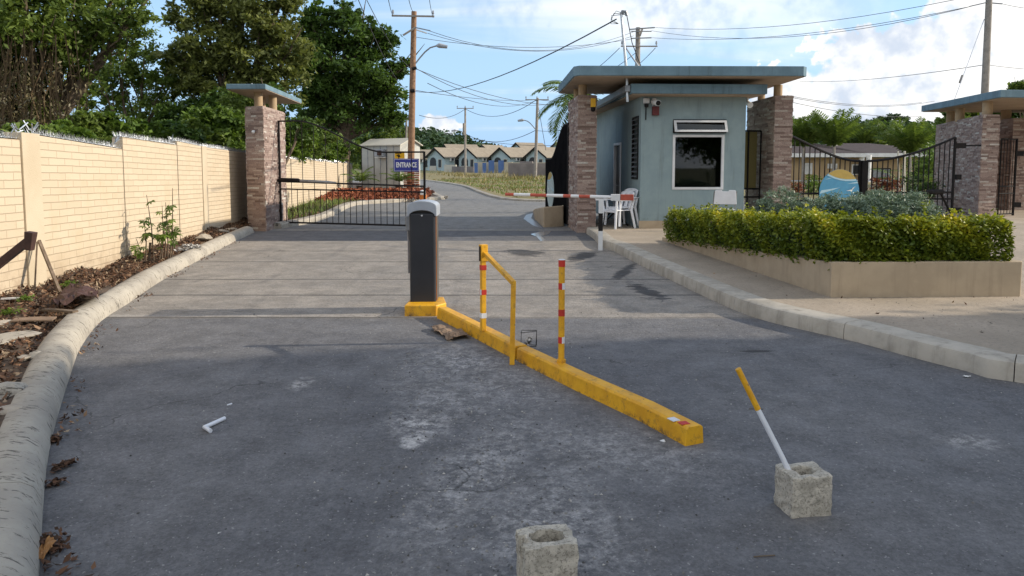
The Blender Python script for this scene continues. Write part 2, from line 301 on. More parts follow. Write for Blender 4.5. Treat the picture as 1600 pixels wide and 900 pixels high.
def asphalt_mat():
    m, N, L, b = base_mat('asphalt')
    tc = N.new('ShaderNodeTexCoord').outputs['Object']
    sep = N.new('ShaderNodeSeparateXYZ'); L.new(tc, sep.inputs[0]); X, Y = sep.outputs[0], sep.outputs[1]
    def win(v, a, b_, soft):
        return nmath(N, L, 'MULTIPLY', nrange(N, L, v, a - soft, a + soft), nrange(N, L, v, b_ - soft, b_ + soft, 1, 0))
    wob = nmath(N, L, 'MULTIPLY', nmath(N, L, 'SUBTRACT', nnoise(N, L, tc, 1.2, 5), .5), .5)
    Yw = nmath(N, L, 'ADD', Y, nmath(N, L, 'MULTIPLY', wob, .12))
    base = nmix(N, L, nrange(N, L, nnoise(N, L, tc, .7, 8, .62), .3, .7), (.122, .121, .126), (.163, .160, .161))
    # old concrete slabs nearer the gate, browned and lightened to paint in sunlight
    slab = nrange(N, L, Yw, 7.45, 7.55)
    conc = nmix(N, L, nrange(N, L, nnoise(N, L, tc, .9, 7, .6), .3, .7), (.29, .26, .225), (.23, .21, .185))
    base = nmix(N, L, slab, base, conc)
    # canopy shadow band along the gate line, painted as darker road colour
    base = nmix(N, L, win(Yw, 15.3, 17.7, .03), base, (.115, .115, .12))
    # beyond the gate a plain grey road
    base = nmix(N, L, nrange(N, L, Yw, 17.9, 18.0), base, (.20, .195, .185))
    # transverse joints
    for yj in (8.86, 10.1, 11.95, 13.46, 18.4):
        base = nmix(N, L, nmath(N, L, 'MULTIPLY', win(Yw, yj - .03, yj + .03, .012), .75), base, (.04, .038, .035))
    base = nmix(N, L, nmath(N, L, 'MULTIPLY', win(Yw, 7.58, 7.68, .03), nrange(N, L, X, -1.2, -.7, .55, .15)), base, (.36, .33, .30))
    base = nmix(N, L, nmath(N, L, 'MULTIPLY', win(Yw, 7.50, 7.57, .015), nrange(N, L, X, -1.2, -.7, .7, .3)), base, (.05, .048, .046))
    # tyre tracks, long streaks along the driving direction
    mp = N.new('ShaderNodeMapping'); L.new(tc, mp.inputs[0]); mp.inputs['Scale'].default_value = (2.2, .16, 1); mp.inputs['Rotation'].default_value = (0, 0, R(8))
    base = nmix(N, L, nrange(N, L, nnoise(N, L, mp.outputs[0], 1.4, 6, .6, .3), .52, .75, 0, .35), base, (.07, .07, .075))
    # white cement dust smears
    def ell(cx, cy, rx, ry, rot):
        mm = N.new('ShaderNodeMapping'); mm.vector_type = 'TEXTURE'; L.new(tc, mm.inputs[0])
        mm.inputs['Location'].default_value = (cx, cy, 0); mm.inputs['Rotation'].default_value = (0, 0, rot); mm.inputs['Scale'].default_value = (rx, ry, 1)
        ln = N.new('ShaderNodeVectorMath'); ln.operation = 'LENGTH'
        fl = N.new('ShaderNodeVectorMath'); fl.operation = 'MULTIPLY'; L.new(mm.outputs[0], fl.inputs[0]); fl.inputs[1].default_value = (1, 1, 0); L.new(fl.outputs[0], ln.inputs[0])
        return nmath(N, L, 'SUBTRACT', 1.0, ln.outputs['Value'])
    def pix(px, py): return g(px, py)
    spots = [(*pix(645, 688), .10, .15, 0, 2.2), (*pix(655, 660), .28, .35, .3, .9), (*pix(745, 735), .30, 1.2, R(-14), .6), (*pix(720, 565), .6, .8, R(25), .62),
             (*pix(760, 600), .8, 1.0, R(25), .4), (*pix(470, 600), .12, .2, 0, .9), (*pix(860, 830), .5, .7, 0, .6), (*pix(960, 700), .9, .5, R(-30), .4), (*pix(1515, 690), .22, .16, 0, .7), (*pix(690, 620), .4, .8, .5, .45), (*pix(850, 800), .28, .9, R(-14), .5)]
    nz = nnoise(N, L, tc, 11, 10, .78, .3); nf = nnoise(N, L, tc, 42, 6, .8)
    acc = None
    for (cx, cy, rx, ry, rot, am) in spots:
        e = nmath(N, L, 'MULTIPLY', nmath(N, L, 'MAXIMUM', ell(cx, cy, rx, ry, rot), 0.0), am)
        acc = e if acc is None else nmath(N, L, 'MAXIMUM', acc, e)
    dust = nmath(N, L, 'MULTIPLY', acc, nmath(N, L, 'ADD', nrange(N, L, nz, .42, .62), nrange(N, L, nf, .5, .68)))
    n = N.new('ShaderNodeMath'); n.operation = 'MULTIPLY'; n.use_clamp = True; L.new(dust, n.inputs[0]); n.inputs[1].default_value = 1.35
    dust = n.outputs[0]
    base = nmix(N, L, dust, base, (.44, .425, .41))
    base = nmix(N, L, nrange(N, L, nnoise(N, L, tc, 2.3, 10, .75, .4), .60, .78, 0, .4), base, (.24, .24, .24))
    mpd = N.new('ShaderNodeMapping'); L.new(tc, mpd.inputs[0]); mpd.inputs['Scale'].default_value = (2.2, 6, 1)
    base = nmix(N, L, nrange(N, L, nnoise(N, L, mpd.outputs[0], 2.4, 9, .8, .2), .66, .72, 0, .55), base, (.05, .048, .046))
    # aggregate speckle, fine and coarse, plus hairline cracks
    def vor(scale, feat='F1', vec=None):
        v = N.new('ShaderNodeTexVoronoi'); v.inputs['Scale'].default_value = scale; v.feature = feat; L.new(vec or tc, v.inputs['Vector']); return v
    bw_ = N.new('ShaderNodeRGBToBW'); L.new(vor(75).outputs['Color'], bw_.inputs[0])
    bw2 = N.new('ShaderNodeRGBToBW'); L.new(vor(150).outputs['Color'], bw2.inputs[0])
    gr = nmath(N, L, 'ADD', nrange(N, L, bw_.outputs[0], .2, .8, .90, 1.11), nrange(N, L, bw2.outputs[0], .2, .8, -.09, .09))
    gr = nmath(N, L, 'MULTIPLY', gr, nrange(N, L, nnoise(N, L, tc, 22, 8, .8), .40, .60, .90, 1.1))
    gr = nmath(N, L, 'MULTIPLY', gr, nrange(N, L, nnoise(N, L, tc, 3.2, 9, .75), .36, .64, .84, 1.16))
    vm = N.new('ShaderNodeVectorMath'); vm.operation = 'SCALE'; L.new(base, vm.inputs[0]); L.new(gr, vm.inputs['Scale']); base = vm.outputs[0]
    base = nmix(N, L, nrange(N, L, nnoise(N, L, tc, 38, 3, .6), .64, .68, 0, .8), base, (.34, .33, .32))
    base = nmix(N, L, nrange(N, L, nnoise(N, L, tc, 27, 4, .6), .66, .70, 0, .8), base, (.045, .043, .042))
    wv = N.new('ShaderNodeVectorMath'); wv.operation = 'ADD'; ns = N.new('ShaderNodeTexNoise'); ns.inputs['Scale'].default_value = 1.6; ns.inputs['Detail'].default_value = 8; L.new(tc, ns.inputs['Vector'])
    L.new(tc, wv.inputs[0]); L.new(ns.outputs['Color'], wv.inputs[1])
    ck = vor(.45, 'DISTANCE_TO_EDGE', wv.outputs[0]).outputs['Distance']
    base = nmix(N, L, nmath(N, L, 'MULTIPLY', nrange(N, L, ck, .0, .006, .75, 0), nrange(N, L, nnoise(N, L, tc, .5, 3), .5, .58)), base, (.04, .038, .036))
    # oil / water trail running down the right lane
    wet = None
    for (p, rx, ry, rot) in ((pix(975, 425), .16, 1.5, R(-17)), (pix(1010, 455), .22, 1.0, R(10)), (pix(910, 400), .3, 1.2, R(-20)), (pix(1180, 549), .22, .06, 0), (pix(820, 395), .5, .9, .3)):
        e = ell(p[0], p[1], rx, ry, rot); wet = e if wet is None else nmath(N, L, 'MAXIMUM', wet, e)
    wet = nrange(N, L, nmath(N, L, 'ADD', wet, nmath(N, L, 'MULTIPLY', nmath(N, L, 'SUBTRACT', nnoise(N, L, mpd.outputs[0], 1.5, 6, .7), .5), 2.2)),   .33, .48, 0, .85)
    base = nmix(N, L, wet, base, (.042, .040, .040))
    L.new(base, b.inputs['Base Color'])
    L.new(nrange(N, L, nnoise(N, L, tc, 3, 5), .3, .7, .68, .9), b.inputs['Roughness']); b.inputs['Specular IOR Level'].default_value = .35
    h = nmath(N, L, 'ADD', nmath(N, L, 'MULTIPLY', nnoise(N, L, tc, 150, 4, .8), .5), nnoise(N, L, tc, 28, 6, .7))
    nbump(N, L, b, h, .8, .012); return m
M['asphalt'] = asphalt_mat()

def block_mat():
    m, N, L, b = base_mat('rough_concrete_block')
    tc = N.new('ShaderNodeTexCoord').outputs['Object']
    c = nmix(N, L, nrange(N, L, nnoise(N, L, tc, 14, 8, .7), .35, .65), (.60, .55, .46), (.40, .365, .30))
    c = nmix(N, L, nrange(N, L, nnoise(N, L, tc, 85, 5, .8), .50, .60, 0, .7), c, (.14, .125, .10))
    c = nmix(N, L, nrange(N, L, nnoise(N, L, tc, 9, 4, .6), .6, .7, 0, .5), c, (.16, .155, .145))
    L.new(c, b.inputs['Base Color']); b.inputs['Roughness'].default_value = .95
    nbump(N, L, b, nnoise(N, L, tc, 120, 6, .85), .9, .006); return m
M['block'] = block_mat()

# ---------------------------------------------------------------- builders
LOC = {}
def tag(o, label=None, cat=None, group=None, kind=None):
    if label: o['label'] = label
    if cat: o['category'] = cat
    if group: o['group'] = group
    if kind: o['kind'] = kind
    return o
def thing(name, label, cat, loc=(0, 0, 0), group=None, rz=0):
    o = bpy.data.objects.new(name, None); C.objects.link(o); o.location = loc; o.rotation_euler = (0, 0, rz); o.empty_display_size = .2
    LOC[o.name] = (Vector(loc), rz)
    return tag(o, label, cat, group)
class MB:
    def __init__(s): s.v = []; s.f = []; s.t = []; s.mi = []
    def add(s, vs, fs, tint=.5):
        k = len(s.v); s.v += [tuple(v) for v in vs]; s.f += [tuple(k + i for i in f) for f in fs]; s.t += [tint] * len(fs); return s
    def box(s, cx, cy, cz, sx, sy, sz, rz=0, rx=0, ry=0, tint=.5):
        m = Matrix.Translation((cx, cy, cz)) @ Matrix.Rotation(rz, 4, 'Z') @ Matrix.Rotation(ry, 4, 'Y') @ Matrix.Rotation(rx, 4, 'X')
        vs = [m @ Vector((a * sx / 2, b * sy / 2, c * sz / 2)) for a in (-1, 1) for b in (-1, 1) for c in (-1, 1)]
        return s.add(vs, [(0, 1, 3, 2), (4, 6, 7, 5), (0, 4, 5, 1), (2, 3, 7, 6), (0, 2, 6, 4), (1, 5, 7, 3)], tint)
    def prism(s, poly, z0, z1, tint=.5):
        n = len(poly); zb = z0 if hasattr(z0, '__len__') else [z0] * n; zt = z1 if hasattr(z1, '__len__') else [z1] * n
        vs = [(p[0], p[1], z) for p, z in zip(poly, zb)] + [(p[0], p[1], z) for p, z in zip(poly, zt)]
        fs = [tuple(range(n))[::-1], tuple(range(n, 2 * n))] + [(i, (i + 1) % n, n + (i + 1) % n, n + i) for i in range(n)]
        return s.add(vs, fs, tint)
    def vprism(s, prof, o, u, depth, nrm):
        """polygon prof [(a,z)] in the vertical plane through o along u, thickened by depth along nrm"""
        n = len(prof); o = Vector(o); u = Vector(u); nn = Vector(nrm) * depth
        a = [o + u * p[0] + Vector((0, 0, p[1])) for p in prof]; vs = a + [q + nn for q in a]
        return s.add(vs, [tuple(range(n)), tuple(range(n, 2 * n))[::-1]] + [(i, n + i, n + (i + 1) % n, (i + 1) % n) for i in range(n)])
    def tube(s, pts, r, n=8, cap=True, tint=.5):
        pts = [Vector(p) for p in pts]; rs = r if hasattr(r, '__len__') else [r] * len(pts)
        k = len(s.v); up = Vector((0, 0, 1)); prev = None
        for i, p in enumerate(pts):
            d = (pts[min(i + 1, len(pts) - 1)] - pts[max(i - 1, 0)]).normalized()
            if prev is None:
                a = d.cross(up if abs(d.z) < .9 else Vector((1, 0, 0))).normalized()
            else: a = (prev - d * prev.dot(d)).normalized()
            b = d.cross(a); prev = a
            for j in range(n):
                t = 2 * math.pi * (j + .5) / n; s.v.append(tuple(p + (a * math.cos(t) + b * math.sin(t)) * rs[i]))
        for i in range(len(pts) - 1):
            for j in range(n):
                s.f.append((k + i * n + j, k + i * n + (j + 1) % n, k + (i + 1) * n + (j + 1) % n, k + (i + 1) * n + j)); s.t.append(tint)
        if cap:
            s.f.append(tuple(k + j for j in range(n))[::-1]); s.f.append(tuple(k + (len(pts) - 1) * n + j for j in range(n))); s.t += [tint] * 2
        return s
    def lathe(s, c, prof, n=20, tint=.5):
        k = len(s.v); m = len(prof)
        for (r, z) in prof:
            for j in range(n):
                t = 2 * math.pi * j / n; s.v.append((c[0] + r * math.cos(t), c[1] + r * math.sin(t), c[2] + z))
        for i in range(m - 1):
            for j in range(n):
                s.f.append((k + i * n + j, k + i * n + (j + 1) % n, k + (i + 1) * n + (j + 1) % n, k + (i + 1) * n + j)); s.t.append(tint)
        s.f.append(tuple(k + j for j in range(n))[::-1]); s.f.append(tuple(k + (m - 1) * n + j for j in range(n))); s.t += [tint] * 2
        return s
    def sweep(s, path, prof, closed=False):
        """prof [(offset to the left of travel, z)]; path [(x,y)]"""
        k = len(s.v); m = len(prof); P = [Vector((p[0], p[1])) for p in path]; nP = len(P)
        for i, p in enumerate(P):
            d1 = (P[i] - P[i - 1]).normalized() if i else None; d2 = (P[i + 1] - P[i]).normalized() if i < nP - 1 else None
            d = ((d1 or d2) + (d2 or d1)).normalized(); nrm = Vector((-d.y, d.x))
            for (o, z) in prof: q = p + nrm * o; s.v.append((q.x, q.y, z))
        for i in range(nP - 1):
            for j in range(m - 1):
                a = k + i * m + j; s.f.append((a, a + 1, a + m + 1, a + m)); s.t.append(.5)
        s.f.append(tuple(k + j for j in range(m))); s.f.append(tuple(k + (nP - 1) * m + j for j in range(m))[::-1]); s.t += [.5] * 2
        return s
    def build(s, name, m, parent=None, local=False, loc=None, smooth=False, bevel=0, uv=None, **kw):
        off = Vector((0, 0, 0)); rz = 0
        if parent is not None: off, rz = LOC[parent.name]
        elif loc is not None: off = Vector(loc)
        V = np.array(s.v, dtype=float)
        if not local:
            V = V - np.array(off)
            if rz:
                c_, s_ = math.cos(-rz), math.sin(-rz); V = np.stack([V[:, 0] * c_ - V[:, 1] * s_, V[:, 0] * s_ + V[:, 1] * c_, V[:, 2]], 1)
        me = bpy.data.meshes.new(name); me.from_pydata([tuple(v) for v in V], [], s.f); me.update()
        bm = bmesh.new(); bm.from_mesh(me); bmesh.ops.recalc_face_normals(bm, faces=bm.faces); bm.to_mesh(me); bm.free()
        a = me.attributes.new('tint', 'FLOAT', 'FACE'); a.data.foreach_set('value', np.array(s.t, dtype=np.float32))
        if uv:
            ul = me.uv_layers.new(name='UVMap')
            wv = np.array(s.v)
            for l in me.loops: ul.data[l.index].uv = uv(wv[l.vertex_index])
        me.materials.append(m if not isinstance(m, str) else M[m])
        o = bpy.data.objects.new(name, me); C.objects.link(o)
        if parent is not None: o.parent = parent; LOC[o.name] = (off, rz)
        else:
            if loc is not None: o.location = loc
            LOC[o.name] = (off, 0)
        if smooth: me.polygons.foreach_set('use_smooth', [True] * len(me.polygons)); me.set_sharp_from_angle(angle=R(38))
        if bevel:
            md = o.modifiers.new('bevel', 'BEVEL'); md.width = bevel; md.segments = 2; md.limit_method = 'ANGLE'; md.angle_limit = R(40)
        return tag(o, **kw)
def dup(root, loc=None, rz=None, label=None, group=None):
    def rec(o, par):
        c = o.copy(); C.objects.link(c)
        if par is not None: c.parent = par
        for ch in o.children: rec(ch, c)
        return c
    kids = root
    c = rec(kids, None)
    if loc is not None: c.location = loc
    if rz is not None: c.rotation_euler = (0, 0, rz)
    tag(c, label, None, group); return c

def npmesh(name, verts, nper, tint, m, parent=None, loc=(0, 0, 0), **kw):
    """verts (N,nper,3): separate polygons of nper corners"""
    n = verts.shape[0]; off = LOC[parent.name][0] if parent is not None else Vector(loc)
    v = (verts.reshape(-1, 3) - np.array(off)).astype(np.float32)
    me = bpy.data.meshes.new(name); me.vertices.add(n * nper); me.vertices.foreach_set('co', v.ravel())
    me.loops.add(n * nper); me.loops.foreach_set('vertex_index', np.arange(n * nper, dtype=np.int32))
    me.polygons.add(n); me.polygons.foreach_set('loop_start', np.arange(0, n * nper, nper, dtype=np.int32))
    me.update(calc_edges=True)
    a = me.attributes.new('tint', 'FLOAT', 'FACE'); a.data.foreach_set('value', np.clip(tint, 0, 1).astype(np.float32))
    me.materials.append(M[m] if isinstance(m, str) else m)
    o = bpy.data.objects.new(name, me); C.objects.link(o)
    if parent is not None: o.parent = parent; LOC[o.name] = (off, 0)
    else: o.location = loc; LOC[o.name] = (off, 0)
    return tag(o, **kw)
def unit(v): return v / np.maximum(np.linalg.norm(v, axis=1, keepdims=True), 1e-9)
def leafquads(P, size, aspect=.45, up=.5, droop=0.0, nrm=None):
    n = len(P); nr = rng.normal(size=(n, 3)); nr[:, 2] = np.abs(nr[:, 2]) + up
    if nrm is not None: nr = nr * .55 + nrm
    nr = unit(nr); a = unit(np.cross(nr, rng.normal(size=(n, 3)))); a[:, 2] -= droop; a = unit(a); b = unit(np.cross(nr, a))
    L = (size * rng.uniform(.65, 1.3, n))[:, None]; W = L * aspect
    return np.stack([P - a * L * .5, P + b * W * .5 - a * L * .08, P + a * L * .5, P - b * W * .5 - a * L * .08], 1)
def cloud(lobes, n, sub=.27, nsub=26, inner=.45):
    L = np.array([l[:3] for l in lobes], float); rr = np.array([l[3] for l in lobes], float); fl = np.array([l[4] if len(l) > 4 else 1. for l in lobes])
    wts = rr ** 2; wts /= wts.sum(); out = []
    for c, r, f_, k in zip(L, rr, fl, (wts * n).astype(int)):
        ns = max(6, nsub); d = unit(rng.normal(size=(ns, 3))); rad = r * rng.uniform(inner, 1.02, ns)
        sc_ = c + d * rad[:, None] * np.array([1, 1, f_]); sg = r * sub * rng.uniform(.5, 1.2, ns)
        i = rng.integers(0, ns, k); out.append(sc_[i] + rng.normal(size=(k, 3)) * sg[i][:, None] * np.array([1, 1, .75 * f_]) * .62)
    return np.concatenate(out)
def tintof(P, lo=.15, hi=.85):
    nz = np.sin(P[:, 0] * 1.7 + 3 * np.sin(P[:, 2] * 1.1)) * np.sin(P[:, 1] * 1.3 + P[:, 2] * 1.9)
    return np.clip((lo + hi) / 2 + nz * (hi - lo) * .25 + rng.normal(size=len(P)) * (hi - lo) * .22, 0, 1)
def tree(name, label, cat, base, lobes, n, size, m, trunk_r=.2, group=None, aspect=.5, up=.4, limbs=True, droop=0., bend=0., sub=.27, nsub=26, inner=.45, bark='bark'):
    t = thing(name, label, cat, base, group)
    P = cloud(lobes, n, sub, nsub, inner)
    P = P[P[:, 2] > base[2] + .05]
    npmesh('crown', leafquads(P, size, aspect, up, droop), 4, tintof(P), m, t)
    if trunk_r:
        mb = MB(); b = Vector(base); cz = np.mean([l[2] for l in lobes]); cx = np.mean([l[0] for l in lobes]); cy = np.mean([l[1] for l in lobes])
        fork = b + (Vector((cx, cy, cz)) - b) * .42; fork.x += bend
        mb.tube([b - Vector((0, 0, .1)), b + (fork - b) * .1 + Vector((trunk_r * .2, 0, 0)), b + (fork - b) * .55 + Vector((bend * .5, 0, 0)), fork], [trunk_r * 1.4, trunk_r, trunk_r * .85, trunk_r * .75], 10)
        for l in lobes:
            c = Vector(l[:3]); mid = (fork + c) / 2 + Vector((random.uniform(-.4, .4), random.uniform(-.4, .4), random.uniform(-.1, .5))) * l[3] * .5
            mb.tube([fork - (c - fork).normalized() * .05, mid, c, c + (c - mid) * .5], [trunk_r * .55, trunk_r * .35, trunk_r * .18, .01], 6)
            for q in range(3):
                e = c + Vector(rng.normal(size=3)) .normalized() * l[3] * .8; mb.tube([mid + (c - mid) * .3 * q, (mid + e) / 2 + Vector((0, 0, .2)), e], [trunk_r * .2, trunk_r * .12, .01], 5)
        mb.build('trunk', bark, t, smooth=True)
    return t
def bush(name, label, cat, base, lobes, n, size, m, group=None, aspect=.5, up=.4, sub=.3, nsub=20, inner=.3, **k):
    P = cloud(lobes, n, sub, nsub, inner); P = P[P[:, 2] > base[2]]
    return npmesh(name, leafquads(P, size, aspect, up), 4, tintof(P), m, None, base, label=label, cat=cat, group=group)
def catenary(a, b, sag, n=14):
    a = Vector(a); b = Vector(b); return [a + (b - a) * (i / n) - Vector((0, 0, sag * 4 * (i / n) * (1 - i / n))) for i in range(n + 1)]
def wire(label, a, b, sag=.5, r=.014, name='power_line', cat='wire', group=None):
    return MB().tube(catenary(a, b, sag), r, 4).build(name, 'cable', None, loc=a, label=label, cat=cat, group=group)

# ================================================================ THE SETTING
def sheet(name, poly, z, m, kind='structure'):
    b = MB(); b.add([(p[0], p[1], z) for p in poly], [tuple(range(len(poly)))]); return b.build(name, m, kind=kind)
sheet('ground', [(-900, -300), (900, -300), (900, 1500), (-900, 1500)], -.03, 'dirt_green')
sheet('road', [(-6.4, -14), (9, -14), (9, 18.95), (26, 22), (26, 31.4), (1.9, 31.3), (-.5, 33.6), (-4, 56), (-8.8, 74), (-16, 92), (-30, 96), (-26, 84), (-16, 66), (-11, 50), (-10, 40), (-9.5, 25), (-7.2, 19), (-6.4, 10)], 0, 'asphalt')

# left kerb, round-topped
KL = [g(*p) for p in ((40, 1050), (57, 882), (69, 733), (84, 662), (107, 588), (124, 543), (156, 502), (199, 474), (249, 440), (302, 411), (355, 383), (396, 364))]
KL = [(.5, -1.2), (-.55, .6), (-1.25, 1.75)] + KL[1:]
def smoothpath(P, k=3):
    P = [Vector((p[0], p[1])) for p in P]; out = []
    for i in range(len(P) - 1):
        p0, p1, p2, p3 = P[max(i - 1, 0)], P[i], P[i + 1], P[min(i + 2, len(P) - 1)]
        for j in range(k):
            t = j / k; out.append(.5 * ((2 * p1) + (p2 - p0) * t + (2 * p0 - 5 * p1 + 4 * p2 - p3) * t * t + (3 * p1 - p0 - 3 * p2 + p3) * t ** 3))
    out.append(P[-1]); return [(v.x, v.y) for v in out]
KLs = smoothpath(KL)
prof = [(-.012, -.02), (-.008, .05), (.02, .115), (.07, .15), (.14, .162), (.21, .15), (.26, .10), (.275, -.02)]
def sections(path, ln=1.9, gap=.007):
    out = []; cur = [Vector(path[0])]; acc = 0
    for a, b_ in zip(path[:-1], path[1:]):
        a = Vector(a); b_ = Vector(b_); d = (b_ - a).length; u = (b_ - a) / d; q = 0
        while acc + d - q > ln:
            t_ = q + ln - acc; p_ = a + u * t_; cur.append(p_ - u * gap); out.append(cur); cur = [p_]; q = t_; acc = 0
        acc += d - q; cur.append(b_)
    out.append(cur); return [o for o in out if len(o) > 1]
def sweepall(path, prof, ln=1.9):
    b = MB()
    for q in sections(path, ln):
        z = [k for k, v in enumerate(q) if k == 0 or (v - q[k - 1]).length > 1e-4]; b.sweep([q[k] for k in z], prof)
    return b
sweepall(KLs, prof, 2.6).build('kerb', 'kerb_conc', kind='structure', smooth=True)
# planting bed between kerb and wall
WX = lambda y: -4.70 - .113 * y
def bedz(x, y): return .10 + .05 * math.sin(x * 2.1 + y) * math.sin(y * 1.3) + .03 * math.sin(x * 7 + y * 5) + max(0, .25 - abs(x - WX(y))) * .25
bed = MB(); nu = 16
rows = []
for (x, y) in KLs:
    xk = x - .19; xw = min(WX(y), xk - .05) - .12; rows.append([(xk + (xw - xk) * j / nu, y) for j in range(nu + 1)])
for i in range(len(rows) - 1):
    for j in range(nu):
        q = [rows[i][j], rows[i][j + 1], rows[i + 1][j + 1], rows[i + 1][j]]
        bed.add([(a, b, bedz(a, b)) for a, b in q], [(0, 1, 2, 3)])
bed.build('planting_bed', 'bed_soil', kind='structure')
def in_bed(n, ylo, yhi, pw=1.0):
    y = ylo + (yhi - ylo) * rng.random(n) ** pw; xk = np.interp(y, [p[1] for p in KLs], [p[0] for p in KLs]) - .28
    x = xk + (WX(y) - xk) * rng.random(n); return x, y
def litter(name, x, y, z, size, m='litter', label=None, flat=.55, asp=.45, hi=.03):
    P = np.stack([x, y, z + rng.random(len(x)) * hi], 1); n = len(P)
    nr = unit(rng.normal(size=(n, 3)) * flat + np.array([0, 0, 1.0])); a = unit(np.cross(nr, rng.normal(size=(n, 3)))); b = np.cross(nr, a)
    L = (size * rng.uniform(.4, 1.5, n))[:, None]; W = L * asp; cz = np.array([0, 0, 1.]) * L * .18
    V = np.stack([P - a * L / 2 + cz * .5, P + b * W / 2, P + a * L / 2 + cz, P - b * W / 2], 1)
    return npmesh(name, V, 4, rng.random(n) ** 1.3, m, kind='stuff')
x, y = in_bed(15000, 3.5, 18.8, 1.5)
litter('leaf_litter', x, y, np.array([bedz(a, b) for a, b in zip(x, y)]), .055)
# leaves drifted against the foot of the kerb on the road
n = 900; y = 2.6 + 13 * rng.random(n) ** 1.2; xk = np.interp(y, [p[1] for p in KLs], [p[0] for p in KLs])
keep = np.sin(y * 3.1) + np.sin(y * 7.3 + 1) + rng.normal(size=n) * .3 > .35; y = y[keep]; xk = xk[keep]
litter('gutter_leaves', xk + .03 + np.abs(rng.normal(size=len(y))) * .09, y, np.full(len(y), .004), .035)
# chips and pebbles on the asphalt
n = 1700; x = rng.uniform(-2.6, 4.5, n); y = 2.4 + 12 * rng.random(n) ** 1.6
n2 = 1500; x = np.concatenate([x, -.25 + rng.normal(size=n2) * .45]); y = np.concatenate([y, 2.7 + 3.4 * rng.random(n2)]); x[n:] -= (y[n:] - 4) * .18
P = np.stack([x, y, np.full(len(x), .002)], 1); nn = len(P); sz = (.0035 + .006 * rng.random(nn) ** 4)[:, None]
def tetra(P, sz):
    k = len(P); th = rng.random(k) * 6.28; pts = [P + np.stack([np.cos(th + a), np.sin(th + a), np.zeros(k)], 1) * sz * rng.uniform(.7, 1.4, (k, 1)) for a in (0, 2.1, 4.2)]
    top = P + np.array([0, 0, 1]) * sz * rng.uniform(.5, 1.1, (k, 1)); tr = [np.stack([pts[i], pts[(i + 1) % 3], top], 1) for i in range(3)]; return np.concatenate(tr)
npmesh('road_grit', tetra(P, sz), 3, np.tile(rng.random(nn), 3), 'gravel', kind='stuff')

# right kerb and sandy pavement
KR = [g(*p) for p in ((916, 365), (928, 374), (940, 386), (960, 393), (1000, 414), (1057, 442), (1113, 469), (1181, 497), (1283, 522), (1340, 535), (1416, 556), (1510, 580), (1600, 599))]
KR = KR + [(KR[-1][0] + 1.6, KR[-1][1] - .75), (12, 1.2)]
KRs = smoothpath(KR)
profR = [(.0, -.02), (.004, .10), (.018, .138), (.05, .15), (.26, .152), (.27, .13), (.27, -.02)]
sweepall(KRs, profR, 1.5).build('kerb', 'kerb_edge', kind='structure', smooth=True)
def offs(path, d):
    out = []
    for i, p in enumerate(path):
        a = Vector(path[max(i - 1, 0)]); b = Vector(path[min(i + 1, len(path) - 1)]); t = (b - a).normalized(); out.append((p[0] - t.y * d, p[1] + t.x * d))
    return out
inner = offs(KRs, .268)
pv = MB(); pv.add([(p[0], p[1], .145) for p in inner] + [(60, 1.2, .145), (60, 24, .145), (11.5, 24, .145), (1.62, 19.2, .145), (1.55, 17.5, .145)], [tuple(range(len(inner) + 5))])
pv.build('pavement', 'pave', kind='structure')
x = rng.uniform(2.5, 9, 1500); y = rng.uniform(5.6, 9.5, 1500); k = x > np.interp(y, [4.5, 5.6, 6.5, 8], [4.6, 3.9, 3.2, 2.6]) + .3
litter('pavement_grit', x[k], y[k], np.full(k.sum(), .148), .012, 'gravel', hi=.004)
sheet('lawn', [(11.6, 24.1), (60, 24.1), (90, 70), (1.7, 70), (1.7, 32.4), (11, 32.4)], .05, 'grass_ground')

n = 700; x = rng.uniform(2.4, 9, n); y = rng.uniform(5.6, 15.5, n); edge = np.interp(y, [4.5, 5.6, 6.5, 8, 10, 13, 16], [5.2, 4.4, 3.7, 3.0, 2.5, 1.9, 1.75]); k = (x > edge) & ((x < edge + .25) | (rng.random(n) < .25) | ((np.abs(y - 7.75) < .12) & (x > 3.4)))
litter('pavement_leaves', x[k], y[k], np.full(k.sum(), .149), .03, 'litter', hi=.006)
# ground beyond the gate: traffic island with mulch, verge with kerb
IS = [g(*p) for p in ((440, 357.5), (479, 350), (505, 343.5), (526, 335), (549, 323), (575, 319), (628, 316))] + [(-3.35, 33.2), (-3.1, 34.2), (-3.6, 36.5), (-5.2, 46), (-8.5, 62)]
ISs = smoothpath(IS)
MB().sweep(ISs, [(0, -.02), (.01, .10), (.05, .14), (.24, .15), (.30, .13), (.30, -.02)]).build('kerb', 'kerb_conc', kind='structure', smooth=True)
ii = offs(ISs, .29)
MB().add([(p[0], p[1], .11) for p in ii] + [(-14, 62, .11), (-9.8, 44, .11), (-6.8, 18.6, .11)], [tuple(range(len(ii) + 3))]).build('planting_bed', 'bed_soil', kind='structure')
n = 9000; y = 30 + 14 * rng.random(n); x = -8.6 + 5.2 * rng.random(n); k = (x < -3.7 - np.maximum(y - 34, 0) * .17) & (x > -9.2 + (38 - y) * .02) & (y > 31.2 + np.maximum(-5 - x, 0) * -.55)
x, y = x[k], y[k]; litter('red_mulch', x, y, .12 + .28 * np.exp(-((y - 36) / 4) ** 2) * rng.random(k.sum()), .17, 'mulch_red', flat=.8)
n = 2500; y = 19 + 11 * rng.random(n); xk = np.interp(y, [p[1] for p in ISs[:20]], [p[0] for p in ISs[:20]]) - .3; x = xk + (WX(y) + .05 - xk) * rng.random(n)
k = x < xk; litter('leaf_litter', x[k], y[k], np.full(k.sum(), .11), .06)
